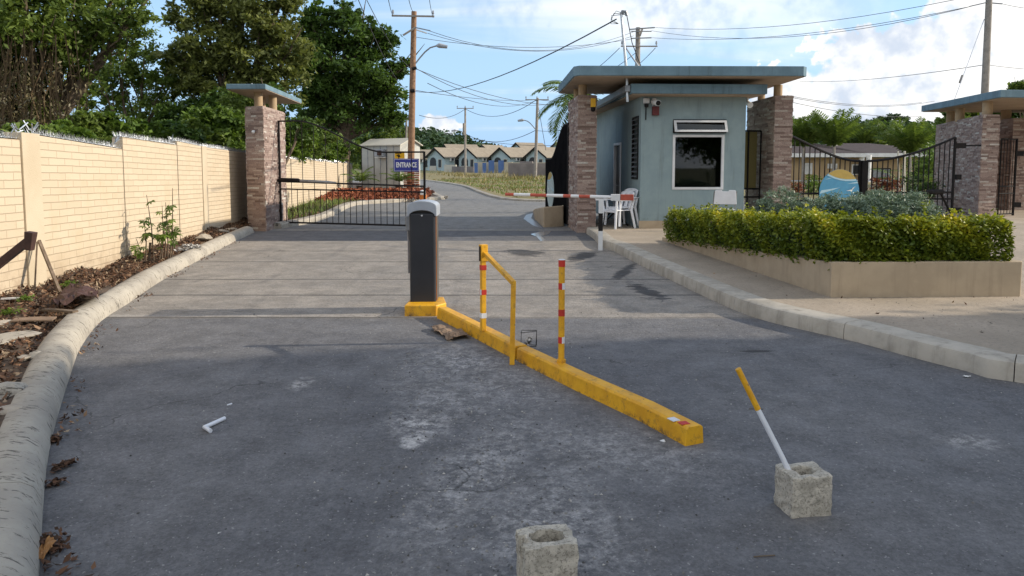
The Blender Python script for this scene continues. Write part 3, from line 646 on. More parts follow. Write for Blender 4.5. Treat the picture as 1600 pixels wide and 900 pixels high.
def blades(name, x, y, z, h, m, wd=.02):
    n = len(x); P = np.stack([x, y, z], 1); d = unit(rng.normal(size=(n, 3)) * np.array([1, 1, 0])) * wd * rng.uniform(.6, 1.4, (n, 1))
    tip = P + np.stack([rng.normal(size=n) * .3, rng.normal(size=n) * .3, np.ones(n)], 1) * (h * rng.uniform(.4, 1.25, n))[:, None]
    return npmesh(name, np.stack([P - d, P + d, tip], 1), 3, rng.random(n), m, kind='stuff')
blades('weeds', x[:900], y[:900], np.full(min(900, len(x)), .1)[:len(x[:900])], .22, 'grass_green', .015)
VG = smoothpath([(26, 31.4), (6, 31.3), (1.9, 31.5), (-.5, 33.8), (-2.2, 44), (-4, 56), (-8.8, 74), (-16, 92), (-30, 97)])
MB().sweep(VG, [(0, -.02), (-.03, .07), (-.22, .10), (-.22, -.02)]).build('kerb', 'kerb_conc', kind='structure')
def vz(x, y): return .09 + .42 * np.clip((x - np.interp(y, [31.5, 33.8, 44, 56, 74, 92, 97], [2.6, -.3, -2.0, -3.8, -8.4, -15.6, -29])) / 13, 0, 1) * np.clip((y - 32) / 9, 0, 1)
vi = offs(VG, -.2)
nv = 14; vg = MB()
for i in range(len(vi) - 1):
    a, b = vi[i], vi[i + 1]; A = (70 if a[0] > -5 else 40, 100); 
    fa = (a[0] + 40, 100); fb = (b[0] + 40, 100)
    for j in range(nv):
        q = [(a[0] + (fa[0] - a[0]) * j / nv, a[1] + (fa[1] - a[1]) * j / nv), (a[0] + (fa[0] - a[0]) * (j + 1) / nv, a[1] + (fa[1] - a[1]) * (j + 1) / nv),
             (b[0] + (fb[0] - b[0]) * (j + 1) / nv, b[1] + (fb[1] - b[1]) * (j + 1) / nv), (b[0] + (fb[0] - b[0]) * j / nv, b[1] + (fb[1] - b[1]) * j / nv)]
        vg.add([(p[0], p[1], float(vz(*p))) for p in q], [(0, 1, 2, 3)])
vg.build('verge', 'grass_ground', kind='structure')
sheet('terrain', [(-60, 97.5), (160, 97.5), (260, 260), (-160, 260)], .5, 'dirt_green')
n = 16000; x = rng.uniform(-9, 8, n); y = rng.uniform(32, 74, n)
edge = np.interp(y, [31.5, 33.8, 44, 56, 74], [2.6, -.3, -2.0, -3.8, -8.4]); k = x > edge + .3; x, y = x[k], y[k]
kk = (np.sin(x * 1.3 + y * .7) + np.sin(y * .9 - x * .4) + rng.normal(size=len(x)) * .6) > -.1; blades('verge_grass', x[kk], y[kk], vz(x[kk], y[kk]), .12, 'grass_green', .03); kk = (~kk) & (rng.random(len(x)) < .5); blades('verge_straw', x[kk], y[kk], vz(x[kk], y[kk]), .22, 'grass_dry', .03)
n = 7000; x = rng.uniform(-26, 8, n); y = rng.uniform(56, 96, n); edge = np.interp(y, [56, 74, 92, 97], [-3, -7.5, -14.5, -24]); k = (x > edge + 1.0) & (np.sin(x * .9 + y * .3) + rng.normal(size=n) * .5 > .35)
x, y = x[k], y[k]; blades('tall_dry_grass', x, y, vz(x, y), .5, 'grass_dry', .04)
# low flared concrete wall beside the right lane beyond the gate
b = MB(); PA = [(.80, 18.6), (1.33, 18.9), (1.5, 21), (1.5, 25.6), (.72, 25.0), (.66, 21.5)]
b.prism(PA, -.02, [.52, .54, .5, .10, .05, .30]); b.build('flared_wall', 'tan_paint', None, loc=(1.0, 19, 0), bevel=.03, label='low flared beige wall end beside the black sheeted gate', cat='wall')
sheet('wet_patch', [g(*p) for p in ((829, 366), (845, 362), (862, 361), (857, 366), (846, 369), (852, 376), (845, 377), (838, 370))], .004, None or mat('puddle', (.30, .33, .36), (.2, .22, .25), 9, .12), 'structure')
b = MB()
sheet('gutter_stain', [g(*p) for p in ((833, 333), (822, 336), (818, 342), (832, 352), (850, 358.5), (838, 348), (830, 341))], .004, mat('gutter_wet', (.16, .17, .19), (.10, .105, .12), 9, .3), 'structure')

# ---------------------------------------------------------------- cream boundary walls with spikes
def wallY(px): return 4.70 / ((800 - px) / F - .113)
wu = Vector((-.113, 1, 0)).normalized(); wn = Vector((1, .113, 0)).normalized()
def wpt(Y, off=0, z=0): return Vector((WX(Y), Y, z)) + wn * off
def wall_panel(parent, Y0, Y1, zt0, zt1, th=.16, z0=-.05, off=0, name='panel', m='brick'):
    b = MB(); A = wpt(Y0, off); B = wpt(Y1, off); A2 = wpt(Y0, off - th); B2 = wpt(Y1, off - th)
    b.prism([(A.x, A.y), (B.x, B.y), (B2.x, B2.y), (A2.x, A2.y)], z0, [zt0, zt1, zt1, zt0])
    return b.build(name, m, parent, bevel=.006, uv=lambda v: (v[1] * 1.006 + v[0] * 0, v[2] + .02 * v[1]))
def spikes(parent, Y0, Y1, zt0, zt1, off=-.08):
    V = []; n = int((Y1 - Y0) / .045); b = MB()
    A = wpt(Y0, off, zt0 + .012); B = wpt(Y1, off, zt1 + .012); d = (B - A)
    for k_ in (-.05, .0, .05):
        for i in range(n):
            p = A + d * ((i + .5) / n) + wn * k_; h = .085 + random.uniform(-.01, .012); lean = wn * (k_ * .9 + random.uniform(-.012, .012)) + wu * random.uniform(-.012, .012)
            w_ = wu * .008; q = wn * .004
            b.add([p - w_ - q, p + w_ - q, p + q, p + lean + Vector((0, 0, h))], [(0, 1, 3), (1, 2, 3), (2, 0, 3)])
    pa = A - wn * .07; pb = B - wn * .07
    b.add([pa, pb, pb + wn * .14, pa + wn * .14], [(0, 1, 2, 3)])
    b.build('spike_strip', 'galv', parent)
bw = thing('boundary_wall', 'cream block wall topped with metal spikes along the left kerb', 'wall', (WX(12), 12, 0))
Y34, Y64 = wallY(36), wallY(64)
spec = [(2.5, Y34, 1.93, 1.87), (Y64, wallY(194.5), 1.935, 1.82), (wallY(195.5), wallY(279), 2.005, 1.95), (wallY(280), wallY(317), 2.02, 1.965), (wallY(324), 20.6, 1.95, 1.86)]
for (a, b_, z0, z1) in spec:
    wall_panel(bw, a + .004, b_ - .004, z0, z1); spikes(bw, a, b_, z0, z1)
wall_panel(bw, Y34, Y64, 1.955, 1.95, .2, -.05, .022, 'post', 'cream')
wall_panel(bw, wallY(317), wallY(324), 1.97, 1.965, .2, -.05, .018, 'post', 'cream')
b = MB(); 
for (Yq, zq) in ((Y34 + .05, 1.94), (Y64 + .02, 1.95), (wallY(190), 1.9), (wallY(276), 1.98)):
    for i in range(6):
        p = wpt(Yq + random.uniform(-.1, .1), -.06, zq + random.uniform(0, .06)); q = p + Vector((random.uniform(-.05, .08), random.uniform(-.12, .12), random.uniform(.0, .11)))
        b.tube([p, q], .008, 4)
b.build('loose_spike_metal', 'galv', bw)
bw2 = thing('boundary_wall', 'cream block wall with spikes beyond the left swing gate', 'wall', (WX(30), 30, 0))
spec = [(20.95, 24.4, 1.72, 1.70), (24.4, 28.5, 1.80, 1.72), (28.5, 33, 1.80, 1.70), (33, 38, 1.76, 1.64), (38, 42, 1.74, 1.66), (42, 45.5, 1.70, 1.6)]
for (a, b_, z0, z1) in spec: wall_panel(bw2, a + .004, b_ - .004, z0, z1); spikes(bw2, a, b_, z0, z1)

# ---------------------------------------------------------------- stone clad piers
def quadpier(name, label, corners, z0, z1, group=None, parent=None, ch=.046, sides=(0, 1, 2, 3), ztop=None):
    """corners ccw; stacked ledger stones on each side"""
    ztop = ztop or [z1] * 4
    b = MB(); cx = sum(p[0] for p in corners) / 4; cy = sum(p[1] for p in corners) / 4
    b.prism(corners, z0, [z - .004 for z in ztop], tint=.5)
    for i in sides:
        A = Vector((*corners[i], 0)); B = Vector((*corners[(i + 1) % 4], 0)); d = B - A; Ln = d.length; d.normalize(); nn = Vector((d.y, -d.x, 0))
        if nn.dot(Vector((cx, cy, 0)) - A) > 0: nn = -nn
        rows_ = int((max(ztop) - z0) / ch)
        for r_ in range(rows_):
            z = z0 + r_ * ch; q = -random.uniform(0, .2)
            while q < Ln:
                ln = random.choice((.12, .2, .3, .42)) * random.uniform(.8, 1.2); a = max(q, 0); e = min(q + ln, Ln); q += ln
                if e - a < .015: continue
                zc = z + ch / 2; tz = ztop[i] + (ztop[(i + 1) % 4] - ztop[i]) * ((a + e) / 2 / Ln)
                if zc > tz - .01: continue
                dp = random.uniform(.008, .026); p0 = A + d * (a + .0015); p1 = A + d * (e - .0015)
                if a == 0: p0 = A - d * dp * .9
                if e == Ln: p1 = B + d * dp * .9
                h = ch - .003; vs = []
                for pz in (z, z + h):
                    for pp in (p0 + nn * .001, p1 + nn * .001, p1 + nn * dp, p0 + nn * (dp + random.uniform(-.002, .002))): vs.append((pp.x, pp.y, pz))
                b.add(vs, [(0, 1, 2, 3), (4, 5, 6, 7), (3, 2, 6, 7), (0, 3, 7, 4), (1, 2, 6, 5)], max(0, min(1, random.gauss(.42, .24))))
    return b.build(name, 'stone', None, loc=(cx, cy, 0), label=label, cat='pier', group=group)
GRP = 'stone clad gate piers'
quadpier('gate_pier', 'tall stone clad pier at the end of the spiked cream wall', [(-5.87, 17.5), (-6.02, 19.6), (-6.52, 19.7), (-6.36, 17.75)], -.05, 2.97, GRP)
quadpier('gate_pier', 'stone clad pier between the black sheeted gate and the guardhouse', [(1.536, 17.15), (1.94, 17.17), (1.86, 18.92), (1.446, 18.9)], -.05, 3.19, GRP)
quadpier('gate_pier', 'stone clad pier right of the guardhouse with gate on its right', [(6.08, 17.15), (6.47, 17.17), (6.5, 19.25), (6.1, 19.2)], -.05, 3.18, GRP)
quadpier('gate_pier', 'broad stone clad pier at the right hinge of the double gate', [(12.76, 20.1), (13.26, 20.2), (14.95, 25.3), (14.55, 25.4)], -.05, 2.95, GRP)
quadpier('gate_pier', 'stone clad pier at the far right edge behind the small gate', [(15.75, 23.3), (17.2, 23.5), (17.3, 25.0), (15.8, 24.9)], -.05, 3.05, GRP)
# plaster roughly smeared on pier foot
def column(parent, x, y, z0, z1, r=.11): return MB().lathe((x, y, z0), [(r, 0), (r, z1 - z0)], 16).build('column', 'tan_col', parent, smooth=True)
def canopy(label, poly, z0, z1, cols, loc):
    t = thing('gate_canopy', label, 'canopy', loc, 'flat roofs on the gate piers')
    b = MB(); b.prism(poly, z0 + .012, z1); b.build('slab', 'blue_fascia', t, bevel=.012)
    cx = sum(p[0] for p in poly) / len(poly); cy = sum(p[1] for p in poly) / len(poly)
    pi = [(cx + (p[0] - cx) * .985, cy + (p[1] - cy) * .985) for p in poly]
    MB().prism(pi, z0, z0 + .0118).build('soffit', 'soffit', t)
    for (x, y, z, r) in cols: column(t, x, y, z, z0 + .001, r)
    return t
canopy('small blue edged flat roof over the left stone pier', [(-6.66, 17.35), (-5.74, 17.35), (-6.05, 21.4), (-7.1, 21.5)], 3.33, 3.46, [(-6.12, 17.95, 2.9, .1), (-6.08, 18.9, 2.9, .1), (-6.5, 19.3, 2.9, .1)], (-6.2, 18.6, 2.97))
canopy('long blue edged flat roof spanning the guardhouse', [(1.42, 15.75), (6.2, 15.85), (6.3, 15.95), (6.35, 19.9), (1.3, 19.7), (1.22, 19.6), (1.31, 15.9)], 3.45, 3.67, [(1.66, 17.5, 3.1, .1), (1.62, 18.5, 3.1, .09), (6.27, 17.55, 3.1, .1), (6.3, 18.8, 3.1, .09)], (3.8, 17.5, 3.2))
canopy('blue edged flat roof over the right hand piers', [(12.7, 19.35), (19.5, 20.2), (19.5, 25), (13.55, 24.6)], 3.32, 3.53, [(13.15, 20.55, 2.9, .13), (13.75, 22.8, 2.9, .13), (14.3, 24.2, 2.9, .13), (15.9, 23.9, 3.0, .15)], (15.5, 22, 3))
b = MB(); b.tube([(-6.25, 17.9, 3.46), (-6.25, 17.9, 3.53)], .012, 6); b.build('roof_rod', 'white_paint', None, loc=(-6.25, 17.9, 3.46), label='short white rod on the small left canopy roof', cat='rod')

# ---------------------------------------------------------------- guardhouse
GX, GY, GA = 2.89, 16.6, R(2.9)
gh = thing('guardhouse', 'pale teal guardhouse with big dark window and flat roof', 'guardhouse', (GX, GY, 0.145), rz=0)
U = Vector((math.cos(GA), math.sin(GA), 0)); V_ = Vector((-math.sin(GA), math.cos(GA), 0)); O = Vector((GX, GY, 0))
def gp(u, v, z=0): q = O + U * u + V_ * v; return (q.x, q.y, z)
def gbox(b, u0, u1, v0, v1, z0, z1): 
    P4 = [gp(u0, v0), gp(u1, v0), gp(u1, v1), gp(u0, v1)]; b.prism([(p[0], p[1]) for p in P4], z0, z1)
WW = 2.38; DD = 6.2; T = .15
wx0, wx1, wz0, wz1 = .72, 1.90, 1.02, 2.26
vx0, vx1, vz0, vz1 = .73, 1.93, 2.30, 2.575
b = MB()
# front wall pieces round the openings
gbox(b, 0, wx0, 0, T, .1, 3.1); gbox(b, wx1, WW, 0, T, .1, 3.1); gbox(b, wx0, wx1, 0, T, .1, wz0); gbox(b, wx0, wx1, 0, T, wz1, vz0); gbox(b, wx0, wx1, 0, T, vz1, 3.1)
lv0, lv1, lz0, lz1 = .22, .86, 1.28, 2.66
dv0, dv1, dz1 = 2.2, 3.1, 2.15
gbox(b, 0, T, T, lv0, .1, 3.1); gbox(b, 0, T, lv0, lv1, .1, lz0); gbox(b, 0, T, lv0, lv1, lz1, 3.1); gbox(b, 0, T, lv1, dv0, .1, 3.1); gbox(b, 0, T, dv0, dv1, dz1, 3.1); gbox(b, 0, T, dv1, DD, .1, 3.1)
gbox(b, WW - T, WW, T, DD, .1, 3.1); gbox(b, T, WW - T, DD - T, DD, .1, 3.1)
b.build('walls', 'teal', gh)
b = MB(); gbox(b, -.02, WW + .02, -.02, 0 - .001, .1, .32); b.build('plinth', 'tan_paint', gh)
b = MB(); gbox(b, -.34, 2.66, -.5, DD + .3, 3.12, 3.33); b.build('roof', 'blue_fascia', gh, bevel=.01)
b = MB(); gbox(b, -.30, 2.62, -.46, DD + .26, 3.1, 3.1195); b.build('soffit', 'soffit', gh)
b = MB(); P4 = [gp(-.46, -.45), gp(-.345, -.45), gp(-.345, DD + .3), gp(-.46, DD + .3)]; b.prism([(p[0], p[1]) for p in P4], [3.16, 3.16, 3.08, 3.08], [3.30, 3.30, 3.24, 3.24]); b.build('gutter', 'grey_metal', gh, bevel=.01)
b = MB(); gbox(b, T, WW - T, T, DD - T, .146, .16); gbox(b, T, WW - T, 1.8, 1.85, .16, 3.1); gbox(b, T + .001, T + .02, T + .01, lv0 - .05, .16, 3.1); gbox(b, WW - T - .02, WW - T - .001, T + .01, 3.4, .16, 3.1)
gbox(b, T + .02, WW - T - .02, T + .01, 3.4, 3.07, 3.095); b.build('interior', 'dark_int', gh)
b = MB(); gbox(b, .35, WW - .3, .35, .95, .82, .86); gbox(b, .4, .45, .4, .9, .16, .82); gbox(b, WW - .4, WW - .35, .4, .9, .16, .82); b.build('desk', 'wood_grey', gh)
def frame(b, u0, u1, z0, z1, v0, v1, t):
    gbox(b, u0, u0 + t, v0, v1, z0, z1); gbox(b, u1 - t, u1, v0, v1, z0, z1); gbox(b, u0 + t, u1 - t, v0, v1, z0, z0 + t); gbox(b, u0 + t, u1 - t, v0, v1, z1 - t, z1)
b = MB(); frame(b, wx0 + .003, wx1 - .003, wz0 + .003, wz1 - .003, -.02, .06, .055); win = b.build('window', 'white_paint', gh, bevel=.004)
b = MB(); gbox(b, wx0 + .058, wx1 - .058, .02, .026, wz0 + .058, wz1 - .058); b.build('pane', 'glass', win)
b = MB(); frame(b, vx0 - .004, vx1 + .0, vz0 - .012, vz1 + .02, -.035, -.006, .02); v = b.build('vent_frame', 'black_metal', gh)
# top-hung vent sash, swung out at its foot
b = MB(); hz = vz1; L_ = .285; ang = R(24)
def sash(u0, u1, s0, s1, t):
    c = []
    for (uu, ss) in ((u0, s0), (u1, s0), (u1, s1), (u0, s1)):
        c.append((uu, -.04 - math.sin(ang) * ss, hz - math.cos(ang) * ss))
    nn = (-math.cos(ang) * t, -math.sin(ang) * 0)
    vs = [gp(a, bb, z) for a, bb, z in c] + [gp(a, bb + t, z + math.sin(ang) * -t * 0) for a, bb, z in c]
    b.add(vs, [(0, 1, 2, 3), (4, 5, 6, 7), (0, 1, 5, 4), (1, 2, 6, 5), (2, 3, 7, 6), (3, 0, 4, 7)])
sash(vx0, vx1, 0, .05, .03); sash(vx0, vx1, L_ - .05, L_, .03); sash(vx0, vx0 + .055, .0502, L_ - .0502, .03); sash(vx1 - .055, vx1, .0502, L_ - .0502, .03)
vs_ = b.build('vent_sash', 'white_paint', gh); b = MB(); sash(vx0 + .056, vx1 - .056, .051, L_ - .051, .006); b.build('pane', 'glass', vs_)
# louvre window and door on the left side
b = MB(); gbox(b, -.025, .03, lv0, lv0 + .03, lz0, lz1); gbox(b, -.025, .03, lv1 - .03, lv1, lz0, lz1); gbox(b, -.025, .03, lv0, lv1, lz0 - .03, lz0 - .002); gbox(b, -.025, .03, lv0, lv1, lz1 + .002, lz1 + .03)
lw = b.build('louvre_window', 'black_metal', gh); b = MB()
for i in range(13):
    z = lz0 + .05 + i * (lz1 - lz0 - .08) / 12; P = [gp(-.05, lv0 + .035, z - .03), gp(-.05, lv1 - .035, z - .03), gp(.05, lv1 - .035, z + .03), gp(.05, lv0 + .035, z + .03)]
    b.add(P + [(p[0], p[1], p[2] + .006) for p in P], [(0, 1, 2, 3), (4, 5, 6, 7), (0, 1, 5, 4), (1, 2, 6, 5), (2, 3, 7, 6), (3, 0, 4, 7)])
b.build('louvre_blades', 'grey_metal', lw)
b = MB(); gbox(b, -.03, .1, dv0 + .002, dv0 + .06, .15, dz1); gbox(b, -.03, .1, dv1 - .06, dv1 - .002, .15, dz1); gbox(b, -.03, .1, dv0 + .06, dv1 - .06, dz1 - .06, dz1 - .002); dr = b.build('door_frame', 'white_paint', gh)
b = MB(); gbox(b, .04, .08, dv0 + .062, dv1 - .062, .16, dz1 - .062); d = b.build('door', 'dark_panel', dr)
b = MB(); b.tube([gp(-.01, dv0 + .15, 1.05), gp(-.06, dv0 + .15, 1.05)], .012, 6); b.tube([gp(-.06, dv0 + .13, 1.05), gp(-.06, dv0 + .25, 1.05)], .011, 6); b.build('door_handle', 'grey_metal', dr)
# things inside, seen through the pane
b = MB(); gbox(b, 1.3, 1.47, 1.775, 1.797, 1.78, 2.1); o = b.build('paper_notice', 'paper', None, loc=gp(1.4, 1.78, 1.9), label='white paper notice on the dark wall inside the guardhouse', cat='notice')
pc = gp(1.0, .6, .86)
t = thing('potted_plant', 'small leafy plant on the desk behind the window', 'plant', pc)
MB().lathe(pc, [(.07, 0), (.09, .12), (.085, .12)], 14).build('pot', 'maroon', t, smooth=True)
P = cloud([(pc[0], pc[1], pc[2] + .24, .14)], 260, .4, 12, .2); npmesh('foliage', leafquads(P, .05, .5, .4), 4, tintof(P), 'leaf_grey', t)
# security cameras, box, conduit
def cam_bullet():
    p = gp(.28, -.001, 3.02); t = thing('security_camera', 'white bullet security camera on the upper front wall above a maroon box', 'camera', p)
    b = MB(); b.box(p[0], p[1] - .03, p[2], .08, .06, .08); b.tube([(p[0], p[1] - .05, p[2]), (p[0], p[1] - .13, p[2] - .03)], .018, 8); b.build('bracket', 'white_paint', t)
    b = MB(); b.tube([(p[0] - .02, p[1] - .04, p[2] - .04), (p[0] + .03, p[1] - .34, p[2] - .09)], [.062, .065], 16); b.build('housing', 'white_paint', t, smooth=True)
    b = MB(); b.tube([(p[0] + .031, p[1] - .342, p[2] - .091), (p[0] + .033, p[1] - .352, p[2] - .093)], .055, 16); b.build('lens', 'black_metal', t)
cam_bullet()
p = gp(.30, 0, 2.83)
t = thing('junction_box', 'maroon junction box under the bullet camera on the teal front wall', 'box', (p[0], p[1], p[2]))
b = MB(); b.box(p[0] + .01, p[1] - .05, p[2] - .05, .15, .09, .20, GA); b.build('box_body', 'maroon', t, bevel=.008); b = MB(); b.tube([(p[0] - .05, p[1] - .03, p[2] + .05), (p[0] - .05, p[1] - .03, p[2] + .22)], .01, 6); b.build('conduit', 'white_paint', t)
p = gp(.10, 0, 3.0); t = thing('security_camera', 'small white camera at the top left corner of the guardhouse front', 'camera', p)
b = MB(); b.box(p[0], p[1] - .05, p[2], .13, .1, .12, GA); b.build('housing', 'white_paint', t, bevel=.02); b = MB(); b.lathe((p[0] - .0, p[1] - .08, p[2] - .12), [(.02, -.03), (.045, -.01), (.05, .05)], 14); b.build('dome', 'black_metal', t, smooth=True)
b = MB(); b.tube([(p[0] - .0, p[1] - .02, p[2] - .12), (p[0], p[1] - .02, p[2] - .42)], .012, 6); b.build('conduit', 'black_metal', t)
p = gp(WW + .1, .2, 3.0); b = MB(); b.tube([(p[0], p[1], p[2] + .1), (p[0], p[1], p[2]), (p[0] + .02, p[1] - .15, p[2] - .08)], [.02, .05, .07], 12); b.build('security_camera', 'white_paint', None, loc=p, smooth=True, label='white camera under the right end of the guardhouse roof', cat='camera')
# service mast with brace and weatherhead
t = thing('service_mast', 'thin grey electrical service mast at the left edge of the guardhouse roof', 'mast', (2.5, 16.2, 3))
mx_, my_ = 2.5, 16.22; z1 = at(970, 22, 16.2)[2]
MB().tube([(mx_ + .02, my_, 2.95), (mx_, my_, 3.5), (mx_ - .14, my_, z1)], [.032, .032, .026], 10).build('pole', 'galv', t, smooth=True)
MB().tube([(mx_ - .06, my_, 4.15), (2.78, 16.25, 3.68)], .018, 8).build('brace', 'galv', t)
b = MB(); b.tube([(mx_ - .14, my_, z1), (mx_ - .12, my_, z1 + .06), (mx_ - .04, my_, z1 + .05), (mx_ - .02, my_, z1 - .03)], .035, 8); b.build('weatherhead', 'grey_metal', t, smooth=True)
b = MB()
for k in range(3):
    b.tube([(mx_ - .05, my_, z1), (mx_ - .25 - .05 * k, my_, z1 + .07 - .05 * k), (mx_ - .36, my_ + .02, z1 - .10 - .05 * k), (mx_ - .2, my_, z1 - .2)], .007, 5)
b.tube([(mx_ - .02, my_, z1 - .02), (mx_ + .1, my_, z1 - .6), (mx_ + .32, my_ + .05, 3.7)], .01, 5)
b.build('cable_loops', 'cable', t)

# yellow beacon on pier
px_, py_ = 1.86, 17.12
t = thing('warning_beacon', 'small yellow beacon with dark lens near the top of the stone pier by the guardhouse', 'beacon', (px_, py_, 2.98))
MB().box(px_, py_ - .07, 3.0, .11, .1, .2).build('housing', 'sign_yellow', t, bevel=.006); b = MB(); b.lathe((px_, py_ - .07, 2.80), [(.03, 0), (.055, .03), (.055, .1)], 14); b.build('lens', 'black_metal', t, smooth=True)
p = at(397, 205, 17.6); b = MB(); b.lathe((p[0], 17.55, p[2] - .05), [(.03, 0), (.045, .03), (.03, .07)], 12); b.build('sensor_lamp', 'white_paint', None, loc=p, smooth=True, label='tiny white lamp on the front of the left stone pier', cat='lamp')

# ---------------------------------------------------------------- left swing gate with opener
A = Vector((-5.90, 18.75, 0)); B = Vector((-2.09, 17.6, 0)); gu = (B - A).normalized(); GL = (B - A).length; gn = Vector((-gu.y, gu.x, 0))
def curve_top(t, zl, zr):   # flat, S-curve down, flat
    u = min(max((t - .12) / .63, 0), 1); u = u * u * (3 - 2 * u); return zl + (zr - zl) * u
sg = thing('swing_gate', 'thin black bar swing gate closed across the left lane', 'gate', tuple(A))
b = MB(); zl, zr = 2.68, 1.885
def gpt(t, z, o=0): q = A + gu * (GL * t) + gn * o; return Vector((q.x, q.y, z))
top = [gpt(i / 30, curve_top(i / 30, zl, zr)) for i in range(31)]
b.tube(top, .02, 6); b.tube([gpt(0, .12), gpt(1, .12)], .022, 6); b.tube([gpt(0, .97), gpt(1, .93)], .018, 6); b.tube([gpt(0, 1.16), gpt(1, 1.07)], .02, 6)
b.tube([gpt(0, .08), gpt(0, zl + .01)], .03, 6); b.tube([gpt(1, .03), gpt(1, zr + .01)], .028, 6); b.build('gate_frame', 'black_metal', sg)
b = MB()
for i in range(1, 24):
    t_ = i / 24; b.tube([gpt(t_, .13), gpt(t_, .95)], .009, 5)
for i in range(1, 12):
    t_ = i / 12; b.tube([gpt(t_, .95), gpt(t_, curve_top(t_, zl, zr))], .009, 5)
b.build('bars', 'black_metal', sg)
MB().tube([gpt(-.03, 2.35), gpt(0.0, 2.35)], .035, 8).build('hinge', 'rust', sg); MB().tube([gpt(-.03, .42), gpt(0, .42)], .045, 8).build('hinge', 'rust', sg); MB().tube([gpt(-.035, 1.17, -.05), gpt(-.035, .35, -.05)], .02, 6).build('hinge_rod', 'rust', sg)
b = MB(); q = gpt(.09, 1.18, -.1); b.tube([gpt(-.02, 1.18, -.09), gpt(.03, 1.2, -.1), gpt(.15, 1.19, -.1), gpt(.165, 1.18, -.1)], [.025, .055, .055, .03], 10); op = b.build('gate_opener', 'black_metal', sg, smooth=True)
b = MB(); b.tube([gpt(.165, 1.18, -.1), gpt(.36, 1.15, -.08), gpt(.41, 1.14, -.05)], [.038, .036, .018], 10); b.build('piston_arm', 'grey_metal', op, smooth=True)
# ENTRANCE sign
sc_ = at(635, 258, 17.72); su = Vector((.995, -.1, 0)).normalized(); sn = Vector((-su.y * -1, -su.x, 0)).normalized(); sn = Vector((su.y, -su.x, 0))
es = thing('entrance_sign', 'blue sign reading ENTRANCE in white on the left swing gate', 'sign', sc_)
def plate(parent, name, m, w_, h_, depth, off=0, c=sc_, r_=.0):
    b = MB(); c = Vector(c) + sn * off
    b.vprism([(-w_ / 2, -h_ / 2), (w_ / 2, -h_ / 2), (w_ / 2, h_ / 2), (-w_ / 2, h_ / 2)], c, su, depth, sn); return b.build(name, m, parent)
plate(es, 'board', 'sign_blue', .62, .31, .006)
b = MB(); c = Vector(sc_) + sn * .0065
for (u0, u1, v0, v1) in ((-.295, .295, .135, .141), (-.295, .295, -.141, -.135), (-.295, -.289, -.1345, .1345), (.289, .295, -.1345, .1345)):
    b.vprism([(u0, v0), (u1, v0), (u1, v1), (u0, v1)], c, su, .001, sn)
b.build('border_line', 'white_paint', es)
def text_mesh(txt, parent, c, size, m, u, nrm, bold=0.0, xs=1.0, name='lettering'):
    cu = bpy.data.curves.new('txt', 'FONT'); cu.body = txt; cu.size = size; cu.align_x = 'CENTER'; cu.align_y = 'CENTER'; cu.offset = bold; cu.extrude = .001; cu.space_character = 1.0
    to = bpy.data.objects.new('txt', cu); C.objects.link(to); dg = bpy.context.evaluated_depsgraph_get(); me = bpy.data.meshes.new_from_object(to.evaluated_get(dg)); bpy.data.objects.remove(to)
    off = LOC[parent.name][0]; mtx = Matrix((( u.x * xs, 0, nrm.x), (u.y * xs, 0, nrm.y), (0, 1, 0))).to_4x4()
    me.transform(Matrix.Translation(Vector(c) - off) @ mtx); me.materials.clear(); me.materials.append(M[m]); me.name = name
    o = bpy.data.objects.new(name, me); C.objects.link(o); o.parent = parent; LOC[o.name] = (off, 0); return o
text_mesh('ENTRANCE', es, Vector(sc_) + sn * .009, .165, 'white_paint', su, sn, .005, .60)

# ---------------------------------------------------------------- black sheeted gate, open beside the right lane
H0 = Vector((1.43, 18.75, 0)); H1 = Vector((1.02, 21.9, 0)); ku = (H1 - H0).normalized(); kn = Vector((ku.y, -ku.x, 0)) * -1; KLn = (H1 - H0).length
bg_ = thing('sheeted_gate', 'open black gate leaf covered in black sheet beside the right lane', 'gate', tuple(H0))
pf = [(0, .06), (KLn, .06)] + [(KLn * (1 - i / 16), curve_top(i / 16 * -1 + 1, 2.62, 1.75)) for i in range(17)]
b = MB(); b.vprism(pf, H0, ku, .02, kn); b.build('sheet', 'black_sheet', bg_)
b = MB(); b.tube([H0 + ku * (KLn * i / 16) + Vector((0, 0, curve_top(i / 16, 2.62, 1.75))) for i in range(17)], .03, 6); b.tube([H0 + Vector((0, 0, .05)), H0 + Vector((0, 0, 2.65))], .035, 6); b.tube([H1 + Vector((0, 0, .05)), H1 + Vector((0, 0, 1.78))], .03, 6)
b.tube([H0 + Vector((.06, -.1, 2.35)), H0 + Vector((0, 0, 2.35))], .05, 6); b.tube([H0 + Vector((.06, -.1, .5)), H0 + Vector((0, 0, .5))], .05, 6); b.build('gate_frame', 'black_metal', bg_)
def disc_poly(r, n=40, a0=0, a1=2 * math.pi): return [(r * math.cos(a0 + (a1 - a0) * i / n), r * math.sin(a0 + (a1 - a0) * i / n)) for i in range(n)]
